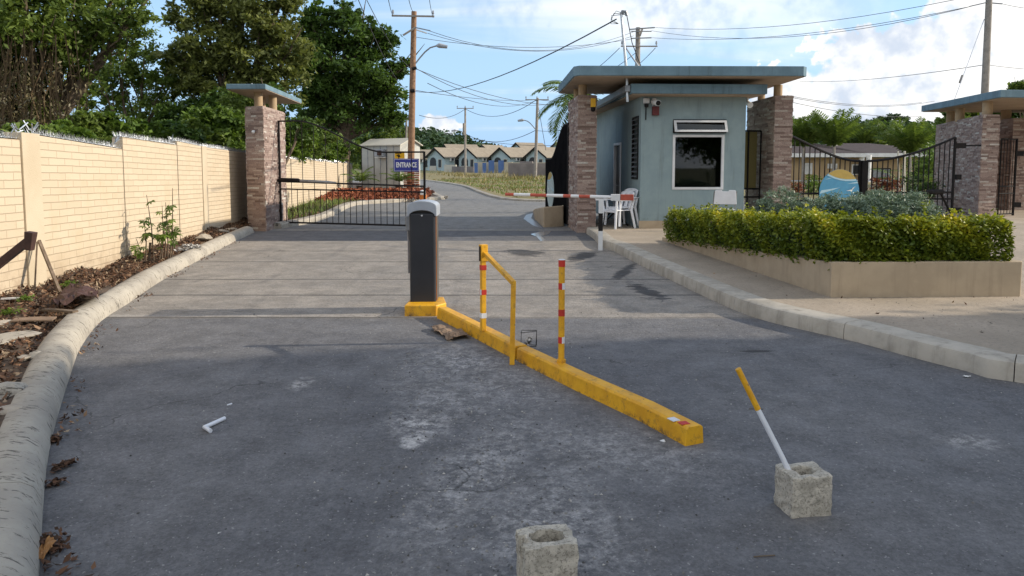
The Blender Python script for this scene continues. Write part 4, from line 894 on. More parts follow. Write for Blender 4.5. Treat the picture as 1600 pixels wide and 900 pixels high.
def emblem(label, c, u, nrm, r, loc, dm='emblem_blue'):
    t = thing('emblem_sign', label, 'sign', loc, 'round wave emblem signs on the gates'); c = Vector(c)
    MB().vprism(disc_poly(r), c, u, .012, nrm).build('disc', dm, t)
    def chord(f, a0, a1, n=14, b_=0.): return [(r * .995 * math.cos(a0 + (a1 - a0) * i / n), r * .995 * math.sin(a0 + (a1 - a0) * i / n)) for i in range(n + 1)]
    def shape(name, prof, m, k): MB().vprism([(p[0] * (1 if abs(p[0]) < 9 else 1), p[1]) for p in prof], c + nrm * k, u, .0015, nrm).build(name, m, t)
    arc = chord(1, R(35), R(126)); low = [(r * x_, r * y_) for x_, y_ in ((-.45, .74), (-.25, .66), (0, .60), (.3, .56), (.6, .56))]
    shape('gold_shore', arc + low, 'emblem_gold', .0125)
    band = [(r * x_, r * y_) for x_, y_ in ((-.59, .79), (-.45, .735), (-.25, .655), (0, .595), (.3, .555), (.6, .555), (.80, .565), (.84, .50), (.6, .48), (.3, .48), (0, .52), (-.25, .58), (-.45, .66), (-.66, .735))]
    shape('pale_foam', band, 'emblem_pale', .0145)
    for prof in (((-.97, -.02), (-.9, .08), (-.5, .13), (.02, .20), (-.3, .10), (-.6, .02), (-.97, -.07)), ((-.75, .55), (-.5, .62), (-.35, .63), (-.6, .57)), ((.35, .35), (.65, .41), (.9, .45), (.93, .38), (.6, .37)), ((-.3, -.25), (.2, -.30), (.95, -.28), (.93, -.34), (.2, -.36))):
        shape('wave_streak', [(r * x_, r * y_) for x_, y_ in prof], 'emblem_pale', .0125)
    shape('bird', [(r * x_, r * y_) for x_, y_ in ((.34, .05), (.5, .08), (.60, .10), (.70, .20), (.80, .25), (.72, .17), (.65, .07), (.62, .0), (.56, .05), (.45, .04))], 'white_paint', .0125)
cE = H0 + ku * (KLn * .74) + Vector((0, 0, .86)) + kn * .021
emblem('pale round emblem on the open black sheeted gate', cE, ku, kn, .52, tuple(cE), 'emblem_white')

# ---------------------------------------------------------------- right double gate
rg = thing('double_gate', 'black bar double gate sweeping down to its centre post at right', 'gate', (9.25, 19.5, .15))
def leaf(A, B, za, zb, n, flip=False):
    A = Vector(A); B = Vector(B); b = MB(); f = lambda t: (zb + (za - zb) * (1 - t) ** 1.9 * (1 if t < 1 else 0)) if not flip else (za + (zb - za) * (t ** 1.7))
    if not flip:
        f = lambda t: za + (zb - za) * (lambda u: u * u * (3 - 2 * u) * .35 + math.sin(u * math.pi / 2) * .65)(t)
    pt = lambda t, z: (A.x + (B.x - A.x) * t, A.y + (B.y - A.y) * t, z)
    b.tube([pt(i / 20, f(i / 20)) for i in range(21)], .032, 6)
    for z in (.2, .66, .84): b.tube([pt(0, z), pt(1, z)], .024, 6)
    b.tube([pt(0, .15), pt(0, f(0))], .04, 6); b.tube([pt(1, .15), pt(1, f(1))], .04, 6); lf = b.build('gate_leaf', 'black_metal', rg); b = MB()
    for i in range(1, n): b.tube([pt(i / n, .2), pt(i / n, f(i / n))], .0155, 5)
    b.build('bars', 'black_metal', lf)
leaf((6.95, 18.9, 0), (9.15, 19.42, 0), 2.38, 1.68, 15); leaf((9.35, 19.45, 0), (12.0, 20.05, 0), 1.68, 2.32, 17, True)
MB().box(9.24, 19.38, .92, .13, .13, 1.55).build('centre_post', 'black_metal', rg, bevel=.01)
b = MB(); b.tube([(10.95, 19.6, .85), (11.15, 19.62, .86), (11.5, 19.7, .86), (11.6, 19.75, .85)], [.03, .07, .07, .03], 10); b.tube([(11.5, 19.75, .82), (11.9, 19.95, .3)], .03, 6); b.build('gate_opener', 'black_metal', rg)
for (zh, wh) in ((2.1, .3), (1.25, .14), (.35, .22)): MB().box(12.13, 20.05, zh, wh, .08, .14).build('hinge', 'black_metal', rg)
MB().tube([(12.27, 20.05, 2.1), (12.9, 20.15, 2.1)], .02, 6).build('hinge_bar', 'black_metal', rg)
ce = at(1311, 300, 19.0); eu = Vector((.975, .22, 0)).normalized(); en = Vector((eu.y, -eu.x, 0)); emblem('blue and gold round wave emblem on the right double gate', ce, eu, en, .585, ce)
pg = thing('side_gate', 'narrow black pedestrian gate between the two right hand piers', 'gate', (14.0, 21.2, .15))
b = MB(); PA_, PB_ = Vector((13.62, 20.6, 0)), Vector((14.25, 20.9, 0)); 
for z in (.2, .78, .98, 2.3): b.tube([PA_ + Vector((0, 0, z)), PB_ + Vector((0, 0, z))], .018, 6)
b.tube([PA_ + Vector((0, 0, .15)), PA_ + Vector((0, 0, 2.3))], .022, 6); b.tube([PB_ + Vector((0, 0, .15)), PB_ + Vector((0, 0, 2.32))], .035, 6); b.build('gate_frame', 'black_metal', pg); b = MB()
for i in range(1, 5): b.tube([PA_.lerp(PB_, i / 5) + Vector((0, 0, .2)), PA_.lerp(PB_, i / 5) + Vector((0, 0, 2.3))], .01, 5)
b.build('bars', 'black_metal', pg)
for zh in (1.9, .45): MB().box(14.38, 20.95, zh, .2, .08, .14).build('hinge', 'black_metal', pg)
# small black framed gate between guardhouse and pier
b = MB(); PA_, PB_ = Vector((5.42, 17.9, 0)), Vector((6.05, 18.0, 0)); pg = thing('side_gate', 'narrow black framed gate between guardhouse wall and stone pier', 'gate', tuple(PA_))
for z in (.2, .8, 1.0, 2.4): b.tube([PA_ + Vector((0, 0, z)), PB_ + Vector((0, 0, z))], .02, 6)
for q_ in (PA_, PB_, PA_.lerp(PB_, .5)): b.tube([q_ + Vector((0, 0, .15)), q_ + Vector((0, 0, 2.4))], .02, 6)
b.build('gate_frame', 'black_metal', pg); b = MB(); b.vprism([(.03, 1.01), (.55, 1.01), (.55, 2.38), (.03, 2.38)], PA_ + Vector((0, .03, 0)), (PB_ - PA_).normalized(), .004, Vector((0, 1, 0))); b.build('mesh_sheet', 'grass_dry', pg)

# ================================================================ BARRIER CABINET, YELLOW DIVIDER, POSTS
bx, by = -.955, 7.86      # cabinet centre
cab = thing('barrier_cabinet', 'charcoal barrier cabinet with domed grey cap on the yellow kerb end', 'barrier', (bx, by, .1))
MB().box(bx, by + .14, .60, .285, .27, 1.0, R(2)).build('side_shell', 'shell', cab, bevel=.012)
MB().box(bx, by - .02, .585, .275, .10, .97, R(2)).build('front_panel', 'dark_panel', cab, bevel=.02)
b = MB(); b.box(bx - .137, by + .02, .59, .012, .035, .98, R(2)); b.box(bx + .137, by + .02, .59, .012, .035, .98, R(2)); b.build('edge_strip', 'orange', cab)
b = MB(); n = 14; half = .158
topc = [(half * math.cos(math.pi * (1 - i / n)) , .075 * math.sin(math.pi * i / n) ** .75) for i in range(n + 1)]
outer = [(-half, 0)] + [(x_, .055 + z_) for x_, z_ in topc] + [(half, 0)]
arch = [(.135 * math.cos(math.pi * i / n), -.03 + .06 * math.sin(math.pi * i / n)) for i in range(n + 1)]
cpos = Vector((bx, by - .085, 1.07)); cu_ = Vector((1, 0, 0))
b.vprism(outer[:-1] + [(half, 0)] + [(half, -.035)] + arch[0:] + [(-half, -.035)], cpos, cu_, .37, Vector((0, 1, 0)))
b.build('cap', 'cap_grey', cab, bevel=.008)
b = MB(); b.tube([(bx, by - .070, 1.045), (bx, by - .09, 1.045)], .010, 10); b.build('keyhole', 'silver', cab)
b = MB(); b.box(bx - .17, by + .12, .95, .05, .10, .16); b.tube([(bx - .17, by + .1, .87), (bx - .17, by + .1, .4)], .012, 6); b.build('arm_hub', 'grey_metal', cab, bevel=.01)

yk = thing('divider_kerb', 'long yellow painted concrete divider with scuffed base', 'kerb', (-.3, 6, 0))
def kerbpiece(P, wdt, h, nm):
    b = MB(); b.sweep(P, [(-wdt / 2, -.01), (-wdt / 2 + .008, h - .012), (-wdt / 2 + .022, h), (wdt / 2 - .022, h), (wdt / 2 - .008, h - .012), (wdt / 2, -.01)]); b.build(nm, 'yellow', yk, bevel=.004)
a0 = g(682, 497); a1 = g(803, 562)
kx = lambda p, d: (p[0] + d * .9, p[1] + d * .44)
kerbpiece([kx(a1, .068), kx(g(740, 528), .068), kx(a0, .068)], .13, .112, 'kerb_section')
kerbpiece([kx(g(1074, 697), .052), kx(g(1000, 658), .062), kx(g(900, 611), .066), kx(g(806, 563.5), .068)], .13, .108, 'kerb_section')
b = MB(); b.prism([(-1.125, 7.60), (-.79, 7.60), (-.70, 7.75), (-.76, 8.1), (-1.11, 8.12)], -.01, .118); b.build('kerb_pad', 'yellow', yk, bevel=.012)
q = g(1062, 664, .108); b = MB(); b.box(q[0] - .015, q[1] + .09, .1095, .05, .06, .003, R(25)); b.build('white_sticker', 'white_paint', yk); b = MB(); b.box(q[0] + .03, q[1] + .03, .1095, .055, .05, .003, R(20)); b.build('red_sticker', 'red_paint', yk)
# two post frame
p1 = g(755, 516, .11); p2 = g(800, 549, .11)
fr = thing('post_frame', 'yellow two post frame with sloping rail and striped left post', 'post', (p1[0], p1[1], .11))
b = MB(); b.box(p1[0], p1[1], .48, .043, .043, .75, R(26)); b.build('post', 'yellow', fr, bevel=.004)
b = MB(); b.box(p1[0] + .004, p1[1], .805, .066, .056, .15, R(26)); tb = b.build('top_sleeve', 'yellow', fr, bevel=.004)
b = MB(); b.box(p1[0] - .024, p1[1] - .02, .80, .014, .022, .13, R(26)); b.build('sleeve_opening', 'black_metal', fr)
b = MB(); b.tube([(p1[0] + .02, p1[1] - .02, .80), (p2[0] + .012, p2[1] + .03, .652)], .024, 4); b.build('rail', 'yellow', fr)
b = MB(); b.tube([(p2[0] + .012, p2[1] + .03, .668), (p2[0] + .0, p2[1] + .02, .0)], .028, 4); b.build('post', 'yellow', fr)
def band(parent, x, y, z, wd, h, mname, rz=0, half=0, nm='band'):
    b = MB(); b.box(x + half * wd * .25, y - .0, z, (wd + .004) * (.5 if half else 1), wd + .004, h, rz); b.build(nm, mname, parent)
for z, h_, mm in ((.675, .045, 'red_paint'), (.455, .045, 'red_paint'), (.245, .045, 'white_paint')):
    band(fr, p1[0], p1[1], z, .043, h_, mm, R(26), nm='reflective_band')
b = MB(); b.box(p1[0] - .013, p1[1] - .016, .455, .022, .022, .0455, R(26)); b.build('reflective_band', 'white_paint', fr)
p3 = g(877, 566, .108)
ps = thing('marker_post', 'round yellow post with red cap and red and white bands', 'post', (p3[0], p3[1], .108))
def cyl(parent, x, y, z0, z1, r, nm, m_, a0=0, a1=2 * math.pi, n=20):
    b = MB()
    if a1 - a0 > 6: b.lathe((x, y, z0), [(r, 0), (r, z1 - z0)], n)
    else:
        P = [(x + r * math.cos(a0 + (a1 - a0) * i / n), y + r * math.sin(a0 + (a1 - a0) * i / n)) for i in range(n + 1)] + [(x, y)]; b.prism(P, z0, z1)
    return b.build(nm, m_, parent, smooth=True)
x3, y3 = p3
cyl(ps, x3, y3, .10, .875, .0235, 'shaft', 'yellow'); cyl(ps, x3, y3, .83, .879, .0255, 'cap', 'red_paint'); cyl(ps, x3, y3, .8791, .884, .0253, 'cap_lid', 'white_paint')
cyl(ps, x3, y3, .105, .13, .034, 'collar', 'yellow')
for z in (.66, .255): cyl(ps, x3, y3, z, z + .048, .0246, 'reflective_band', 'red_paint', R(180), R(275)); cyl(ps, x3, y3, z, z + .048, .0247, 'reflective_band', 'white_paint', R(275), R(360))
cyl(ps, x3, y3, .46, .51, .0246, 'reflective_band', 'red_paint')
# wire basket leftover and wet cardboard
q = g(812, 548, 0); t = thing('wire_basket', 'bent black wire basket frame lying behind the yellow divider', 'wire basket', (q[0], q[1], 0))
b = MB(); cx_, cy_ = q[0] + .07, q[1] + .1
for z in (.01, .14): b.tube([(cx_ - .06, cy_ - .04, z), (cx_ + .07, cy_ - .06, z + .02), (cx_ + .08, cy_ + .06, z), (cx_ - .05, cy_ + .07, z), (cx_ - .06, cy_ - .04, z)], .003, 4)
b.tube([(cx_ + .07, cy_ - .06, .02), (cx_ + .075, cy_ - .065, .16)], .003, 4); b.tube([(cx_ - .06, cy_ - .04, .01), (cx_ - .055, cy_ - .045, .15)], .003, 4); b.tube([(cx_ + .08, cy_ + .06, .01), (cx_ + .08, cy_ + .06, .14)], .003, 4)
b.build('wire_loop', 'black_metal', t)
P = cloud([(cx_ - .01, cy_, .05, .05)], 60, .4, 6, .1); npmesh('crumpled_paper', leafquads(P, .04, .6, .3), 4, rng.random(len(P)), 'gravel', t)
def crumple(name, label, cat, pts, z, m, h=.03, seed=1, th=.004):
    rr = random.Random(seed); n = len(pts); cx = sum(p[0] for p in pts) / n; cy = sum(p[1] for p in pts) / n; bm = bmesh.new()
    vs = [bm.verts.new((p[0] - cx, p[1] - cy, 0)) for p in pts]; c = bm.verts.new((0, 0, 0))
    for i in range(n): bm.faces.new((vs[i], vs[(i + 1) % n], c))
    bmesh.ops.subdivide_edges(bm, edges=bm.edges[:], cuts=5, use_grid_fill=True)
    L_ = max(max(abs(v.co.x), abs(v.co.y)) for v in bm.verts); ph = [rr.uniform(0, 6) for _ in range(6)]
    for v in bm.verts:
        x, y = v.co.x / L_, v.co.y / L_; k = abs(math.sin(x * 3.1 + y * 2 + ph[0])) * .5 + abs(math.sin(y * 5 - x * 3 + ph[1])) * .35 + abs(math.sin(x * 9 + y * 4 + ph[2])) * .15
        v.co.z = h * k + rr.gauss(0, h * .05); v.co.x += rr.gauss(0, L_ * .02); v.co.y += rr.gauss(0, L_ * .02)
    me = bpy.data.meshes.new(name); bm.to_mesh(me); bm.free(); me.materials.append(M[m] if isinstance(m, str) else m); o = bpy.data.objects.new(name, me); C.objects.link(o); o.location = (cx, cy, z)
    md = o.modifiers.new('thick', 'SOLIDIFY'); md.thickness = th; md.offset = 1; return tag(o, label, cat)
crumple('cardboard_sheet', 'torn damp cardboard sheet on the asphalt left of the yellow divider', 'cardboard', [g(*p) for p in ((672, 515), (690, 513), (722, 519), (737, 530), (722, 530), (712, 533), (700, 534), (692, 527), (680, 521))], .006, 'cardboard', .05, 3)

# ================================================================ FOREGROUND BLOCKS AND BITS
def half_block(label, cx, cy, rz, w_=.2, d_=.15, h_=.19, hole=(.055, .10), holeoff=(0, 0), groove=False):
    t = thing('concrete_block', label, 'concrete block', (cx, cy, 0), 'hollow concrete blocks on the road', rz)
    def ringpts(z, kind):
        if kind == 'o':
            o = []
            base = [(-w_ / 2, -d_ / 2), (w_ / 2, -d_ / 2), (w_ / 2, d_ / 2), (-w_ / 2, d_ / 2)]
            if groove: base = [(-w_ / 2, -d_ / 2), (w_ / 2, -d_ / 2), (w_ / 2, d_ / 2), (-w_ / 2, d_ / 2), (-w_ / 2, d_ * .22), (-w_ / 2 + .022, d_ * .12), (-w_ / 2 + .022, -d_ * .12), (-w_ / 2, -d_ * .22)]
            return base
        return [(holeoff[0] + hole[1] * .5 * math.copysign(abs(math.cos(a)) ** .6, math.cos(a)), holeoff[1] + hole[0] * .75 * math.copysign(abs(math.sin(a)) ** .6, math.sin(a))) for a in [2 * math.pi * (i + .5) / 16 for i in range(16)]]
    bm = bmesh.new(); O_ = ringpts(0, 'o'); I_ = ringpts(0, 'i')
    def subd(P, k=5):
        out = []
        for i in range(len(P)):
            a = Vector(P[i]); c = Vector(P[(i + 1) % len(P)])
            for j in range(k): out.append(tuple(a.lerp(c, j / k)))
        return out
    O_ = subd(O_); nz = 7; rr = random.Random(int(abs(cx) * 1000))
    def loop(P, z): return [bm.verts.new((p[0], p[1], z)) for p in P]
    Lo = [loop(O_, h_ * i / nz) for i in range(nz + 1)]; Li = [loop(I_, h_ * i / nz) for i in range(nz + 1)]
    for i in range(nz):
        for A_, B_, n_ in ((Lo[i], Lo[i + 1], len(O_)), (Li[i + 1], Li[i], len(I_))):
            for j in range(n_): bm.faces.new((A_[j], A_[(j + 1) % n_], B_[(j + 1) % n_], B_[j]))
    ed = []
    for top in (Lo[-1], Li[-1]):
        for j in range(len(top)):
            e = bm.edges.get((top[j], top[(j + 1) % len(top)])); ed.append(e)
    bmesh.ops.triangle_fill(bm, edges=ed, use_beauty=True)
    for v in bm.verts:
        k = .0025; v.co += Vector((rr.gauss(0, k), rr.gauss(0, k), rr.gauss(0, k * 1.2) if v.co.z > .01 else 0))
        if v.co.z > h_ - .01 and rr.random() < .2: v.co.z -= rr.random() * .008
    bmesh.ops.recalc_face_normals(bm, faces=bm.faces)
    me = bpy.data.meshes.new('block_body'); bm.to_mesh(me); bm.free(); me.materials.append(M['block']); o = bpy.data.objects.new('block_body', me); C.objects.link(o); o.parent = t
    md = o.modifiers.new('bevel', 'BEVEL'); md.width = .006; md.segments = 2; md.limit_method = 'ANGLE'; md.angle_limit = R(50)
    return t
rz2 = R(9)
c2_ = Vector((*g(1237, 811), 0)) + Matrix.Rotation(rz2, 3, 'Z') @ Vector((.1, .085, 0))
half_block('half concrete block holding the leaning yellow tipped stick', c2_.x, c2_.y, rz2, .195, .165, .185)
rz1 = R(12); c1_ = Vector((*g(821, 859, .19), 0)) + Matrix.Rotation(rz1, 3, 'Z') @ Vector((.1, .08, 0))
half_block('half concrete block with grooved end, cut off by the bottom edge', c1_.x, c1_.y, rz1, .20, .155, .19, hole=(.06, .13), holeoff=(0, .0), groove=True)
t = thing('marker_stick', 'leaning white stick with yellow top standing in a concrete block', 'stick', (c2_.x, c2_.y, .02))
sb = Vector((c2_.x + .012, c2_.y + .004, .02)); st = Vector(at(1153, 576, 3.31)); md_ = sb.lerp(st, .70)
MB().tube([sb, sb.lerp(md_, .5) + Vector((.004, 0, 0)), md_], [.0125, .0120, .012], 12).build('white_shaft', 'plastic_white', t, smooth=True)
MB().tube([md_ + Vector((0, 0, 0)), st], [.0135, .0135], 12).build('yellow_tip', 'yellow', t, smooth=True)
# white plastic pipe elbow
e0 = Vector((*g(329, 677), .014)); e1 = Vector((*g(320, 671), .014)); e2 = Vector((*g(351, 657), .014))
MB().tube([e0, e0.lerp(e1, .7), e1, e1.lerp(e2, .12), e2], [.0125, .0125, .0135, .0125, .0125], 12).build('pipe_elbow', 'plastic_white', None, loc=e1, smooth=True, label='white plastic pipe elbow lying on the asphalt', cat='pipe')
q = Vector((*g(355, 634), .005)); MB().tube([q, q + Vector((.02, .03, 0))], .005, 6).build('pipe_scrap', 'plastic_white', None, loc=q, label='tiny white scrap behind the white pipe elbow', cat='scrap')
crumple('fallen_leaf', 'large tan curled leaf at the foot of the left kerb', 'leaf', [g(*p) for p in ((58, 886), (62, 868), (70, 856), (84, 858), (88, 864), (76, 876))], .008, mat('tan_leaf', (.42, .22, .08), (.26, .13, .05), 20, .8), .05, 5, .002)
for k, (px, py, sz) in enumerate(((80, 850, .05), (92, 856, .04), (82, 758, .035), (107, 727, .03), (86, 690, .03), (88, 735, .03))):
    q = g(px, py); P = cloud([(q[0], q[1], .02, sz * 1.3, .35)], 90, .5, 7, .1); P[:, 2] = np.abs(P[:, 2])
    npmesh('leaf_clump', leafquads(P, .03, .5, .8), 4, rng.random(len(P)) * .6, 'litter', None, (q[0], q[1], 0), label=['dark dead leaf clump just behind the large tan leaf', 'small leaf clump right of the large tan leaf', 'flattened brown leaf clump beside the lower left kerb', 'small dark lone leaf clump on the asphalt near the left kerb', 'brown leaf scrap against the left kerb, uppermost of the near ones', 'thin brown leaf scrap against the left kerb, just below the uppermost'][k], cat='leaves', group='leaf clumps along the left kerb')
def rock(name, label, c, r, m='rock', sq=.6, seed=0, cat='rock', group=None, ax=1.0):
    rr = random.Random(seed); bm = bmesh.new(); bmesh.ops.create_icosphere(bm, subdivisions=3, radius=1)
    ph = [rr.uniform(0, 6) for _ in range(6)]
    for v in bm.verts:
        p = v.co; k = 1 + .16 * math.sin(p.x * 3 + ph[0]) * math.sin(p.y * 3.3 + ph[1]) + .12 * math.sin(p.z * 4 + ph[2] + p.x * 2) + .05 * math.sin(p.x * 9 + ph[3]) * math.sin(p.y * 8 + ph[4]) + rr.uniform(-.02, .02)
        v.co = Vector((p.x * k * r * ax, p.y * k * r, p.z * k * r * sq))
    me = bpy.data.meshes.new(name); bm.to_mesh(me); bm.free(); me.materials.append(M[m]); o = bpy.data.objects.new(name, me); C.objects.link(o); o.location = (c[0], c[1], c[2] + r * sq * .45); o.rotation_euler = (0, 0, rr.uniform(0, 3))
    return tag(o, label, cat, group)
RG = 'stones lying in the bed by the wall'
for k, (px, py, r, mm, lab) in enumerate(((318, 372, .16, 'rock', 'big tan boulder resting on the bed just behind the kerb'), (296, 389, .13, 'galv', None), (346, 362, .13, 'rock', 'dark round stone near the stone pier foot'), (362, 358, .1, 'rock', 'smaller stone nearest the left stone pier'), (60, 552, .07, 'kerb_conc', 'pale chunk of concrete in the litter next to the kerb'), (18, 524, .16, 'kerb_conc', 'flat broken concrete slab at the left edge of the bed'), (6, 612, .12, 'kerb_conc', 'grey stone at the left frame edge below the slab'), (8, 505, .08, 'kerb_conc', 'small grey stone above the flat slab at left edge'), (38, 555, .05, 'rock', 'small brown stone left of the pale concrete chunk'), (12, 640, .09, 'rock', 'lowest stone at the left frame edge in the shade'))):
    q = g(px, py, .14)
    if lab is None:
        P = cloud([(q[0], q[1], .17, .16, .5)], 350, .5, 9, .1); npmesh('plastic_bag', leafquads(P, .07, .7, .8), 4, rng.random(len(P)) * .2 + .8, 'gravel', None, (q[0], q[1], .12), label='crumpled white plastic bag beside the big boulder', cat='bag'); continue
    rock('stone', lab, (q[0], q[1], .11), r, mm, .45 if k not in (5,) else .18, k, 'stone', RG, 1.3)
def plank(name, label, a, b_, wd, th, m, cat='plank'):
    a = Vector(a); b_ = Vector(b_); u = (b_ - a).normalized(); s_ = u.cross(Vector((0, 0, 1))).normalized() * wd / 2; n_ = s_.cross(u).normalized() * th / 2
    mb = MB(); vs = []
    for P in (a, a.lerp(b_, .5) + Vector((0, 0, .004)), b_):
        for k1, k2 in ((-1, -1), (1, -1), (1, 1), (-1, 1)): vs.append(P + s_ * k1 + n_ * k2)
    fs = [(0, 1, 2, 3), (8, 11, 10, 9)]
    for i in (0, 4):
        for j in range(4): fs.append((i + j, i + 4 + j, i + 4 + (j + 1) % 4, i + (j + 1) % 4))
    mb.add(vs, fs); return mb.build(name, m, None, loc=a, label=label, cat=cat)
G3 = lambda px, py, z: (*g(px, py, z), z)
plank('plank', 'long weathered board lying over the debris beside the kerb', G3(68, 484, .15), G3(118, 487, .17), .06, .02, 'wood_grey')
plank('plank', 'pale brown board corner in the leaf litter below the long board', G3(20, 500, .16), G3(85, 498, .15), .16, .012, 'cardboard')
plank('plank', 'thin white stick in the litter at the foot of the wall', G3(2, 467, .17), G3(38, 466, .17), .03, .015, 'white_paint', 'stick')
crumple('plastic_sheet', 'dark crumpled sheet lying on the kerb edge beside the boards', 'sheet', [G3(*p, .17)[:2] for p in ((84, 476), (104, 458), (128, 464), (150, 462), (153, 474), (130, 480), (100, 484))], .15, 'rust', .16, 8, .004)
crumple('cardboard_piece', 'curled brown cardboard piece beside the dark sheet on the kerb', 'cardboard', [G3(*p, .17)[:2] for p in ((132, 458), (150, 455), (156, 468), (140, 472))], .17, 'cardboard', .12, 9, .004)
t = thing('leaning_bracket', 'pair of thin grey metal angles leaning on the wall post', 'bracket', (*g(94, 456, .13), .13))
MB().tube([G3(94, 457, .13), at(61, 376, 8.6)], .022, 4).build('angle_bar', 'wood_grey', t); MB().tube([G3(54, 456, .13), at(58, 378, 8.66)], .012, 4).build('thin_rod', 'wood_grey', t)
t = thing('steel_brace', 'dark brown steel brace with flared end entering from the left edge', 'brace', (-4.4, 5.2, .2))
ea = Vector(at(45, 376, 5.4)); eb = ea + Vector((-1.05, 0, -.80)); 
MB().tube([ea, eb], .036, 4).build('bar', 'rust', t); MB().tube([ea + Vector((.02, 0, .065)), ea + Vector((.0, 0, -.07))], [.045, .035], 4).build('end_sleeve', 'rust', t, bevel=.004)
MB().tube([eb + Vector((.0, 0, .05)), (eb.x, eb.y, .05)], .04, 4).build('foot_post', 'rust', t)
q = g(1510, 590); crumple('paper_scrap', 'small white paper scrap on the road by the right kerb', 'scrap', [(q[0] - .03, q[1]), (q[0], q[1] - .02), (q[0] + .035, q[1]), (q[0], q[1] + .025)], .005, 'paper', .01, 4, .001)
q = g(1193, 872); MB().tube([(q[0] - .04, q[1], .005), (q[0], q[1] + .005, .006), (q[0] + .05, q[1] + .012, .005)], .003, 5).build('twig', 'bark', None, loc=(q[0], q[1], 0), label='short dark twig on the asphalt below the leaning stick block', cat='twig')
q = g(1170, 640); MB().tube([(q[0] - .0, q[1], .005), (q[0] + .09, q[1] - .01, .006)], .003, 5).build('twig', 'bark', None, loc=(q[0], q[1], 0), label='dark twig on the asphalt beside the leaning stick', cat='twig')
q = g(1036, 690); rock('white_chip', 'white chip at the foot of the yellow divider end', (q[0], q[1], 0), .014, 'white_paint', .6, 3, 'stone')

# ================================================================ MANUAL BARRIER
mb_ = thing('boom_barrier', 'manual boom barrier with red and white arm on a white and black post', 'barrier', (*g(938, 391), 0))
bX, bY = g(938, 391); bz = at(938, 308, bY)[2]
for (z0, z1_, m_) in ((0, .36, 'white_paint'), (.36, .69, 'black_metal'), (.69, bz - .03, 'white_paint')): MB().box(bX, bY, (z0 + z1_) / 2, .075, .075, z1_ - z0).build('post_section', m_, mb_)
MB().box(bX + .005, bY, bz - .045, .20, .05, .03).build('bracket', 'white_paint', mb_)
L0 = Vector(at(790, 303.5, bY + .9)); L1 = Vector((bX + .22, bY - .03, bz)); du = (L1 - L0); DL = du.length; du.normalize()
cuts = [0, .085, .245, .40, .555, .625, .70, .80, 1.0]; 
for i in range(len(cuts) - 1):
    MB().tube([L0 + du * (DL * cuts[i] + .0005), L0 + du * (DL * cuts[i + 1])], .030, 10).build('arm_section', ('red_faded', 'white_paint')[i % 2], mb_, smooth=True)
b = MB(); b.box(L1.x + .045, L1.y, L1.z - .005, .17, .06, .12); b.build('counterweight', 'white_paint', mb_, bevel=.005)
b = MB(); b.box(L1.x + .255, L1.y, L1.z - .005, .24, .062, .11); b.build('counterweight_end', 'red_faded', mb_, bevel=.005)

# ================================================================ CHAIRS, BUCKET, TABLE
def armchair(loc, rz, label):
    t = thing('plastic_armchair', label, 'chair', loc, None, rz)
    def P(x, y, z): return (x, y, z)
    b = MB(); b.prism([(-.24, -.22), (.24, -.22), (.21, .22), (-.21, .22)], .40, .425); b.prism([(-.24, -.225), (.24, -.225), (.24, -.205), (-.24, -.205)], .36, .40); b.build('seat', 'plastic_white', t, local=True, bevel=.01)
    b = MB()
    V = []
    for i in range(9):
        u = (i / 8 - .5) * 2
        for j in range(7):
            v = j / 6; V.append((u * (.22 + .03 * v), .21 + .12 * v - .05 * (1 - u * u) * 0 + .035 * u * u * -1, .42 + .42 * v - .04 * abs(u) ** 3 * v))
    f = [(i * 7 + j, (i + 1) * 7 + j, (i + 1) * 7 + j + 1, i * 7 + j + 1) for i in range(8) for j in range(6) if not (i in (2, 5) and 1 <= j <= 4)]
    b.add(V, f); o = b.build('backrest', 'plastic_white', t, local=True, smooth=True); md = o.modifiers.new('thick', 'SOLIDIFY'); md.thickness = .018
    for sx in (-1, 1):
        b = MB(); b.tube([P(sx * .27, -.25, .0), P(sx * .245, -.215, .42), P(sx * .27, -.22, .63)], [.026, .032, .024], 8); b.build('front_leg', 'plastic_white', t, local=True, smooth=True)
        b = MB(); b.tube([P(sx * .27, .30, .0), P(sx * .225, .22, .42), P(sx * .24, .27, .63)], [.026, .032, .024], 8); b.build('rear_leg', 'plastic_white', t, local=True, smooth=True)
        b = MB(); b.box(sx * .265, .02, .64, .055, .54, .022); b.build('armrest', 'plastic_white', t, local=True, bevel=.009)
    return t
cx_, cy_ = g(968, 358, .15)
armchair((cx_, cy_ + .35, .146), R(-62), 'white plastic armchair beside the guardhouse left wall')
c2 = dup(bpy.data.objects['plastic_armchair'], (cx_ + .1, cy_ + .46, .20), R(-62), 'second white armchair stacked into the first beside the guardhouse')
bpy.data.objects['plastic_armchair']['group'] = c2['group'] = 'stacked white armchairs'
cxx, cyy = gp(1.78, -.42)[:2]
t = thing('folding_chair', 'white folding chair with grey legs below the guardhouse window', 'chair', (cxx, cyy, .146), None, R(170))
b = MB(); b.prism([(-.22, -.2), (.22, -.2), (.22, .2), (-.22, .2)], .44, .465); b.build('seat', 'plastic_white', t, local=True, bevel=.01)
b = MB(); b.vprism([(-.24, .58), (.24, .58), (.22, .87), (.20, .885), (.07, .888), (.07, .86), (-.07, .86), (-.07, .888), (-.20, .885), (-.22, .87)], (0, .24, 0), (1, 0, 0), .022, (0, 1, 0)); b.build('backrest', 'plastic_white', t, local=True, bevel=.008)
for sx in (-1, 1):
    MB().tube([(sx * .235, -.25, 0), (sx * .235, .0, .44), (sx * .235, .255, .86)], .012, 6).build('leg', 'grey_metal', t, local=True); MB().tube([(sx * .21, .25, 0), (sx * .21, -.15, .45)], .012, 6).build('leg', 'grey_metal', t, local=True)
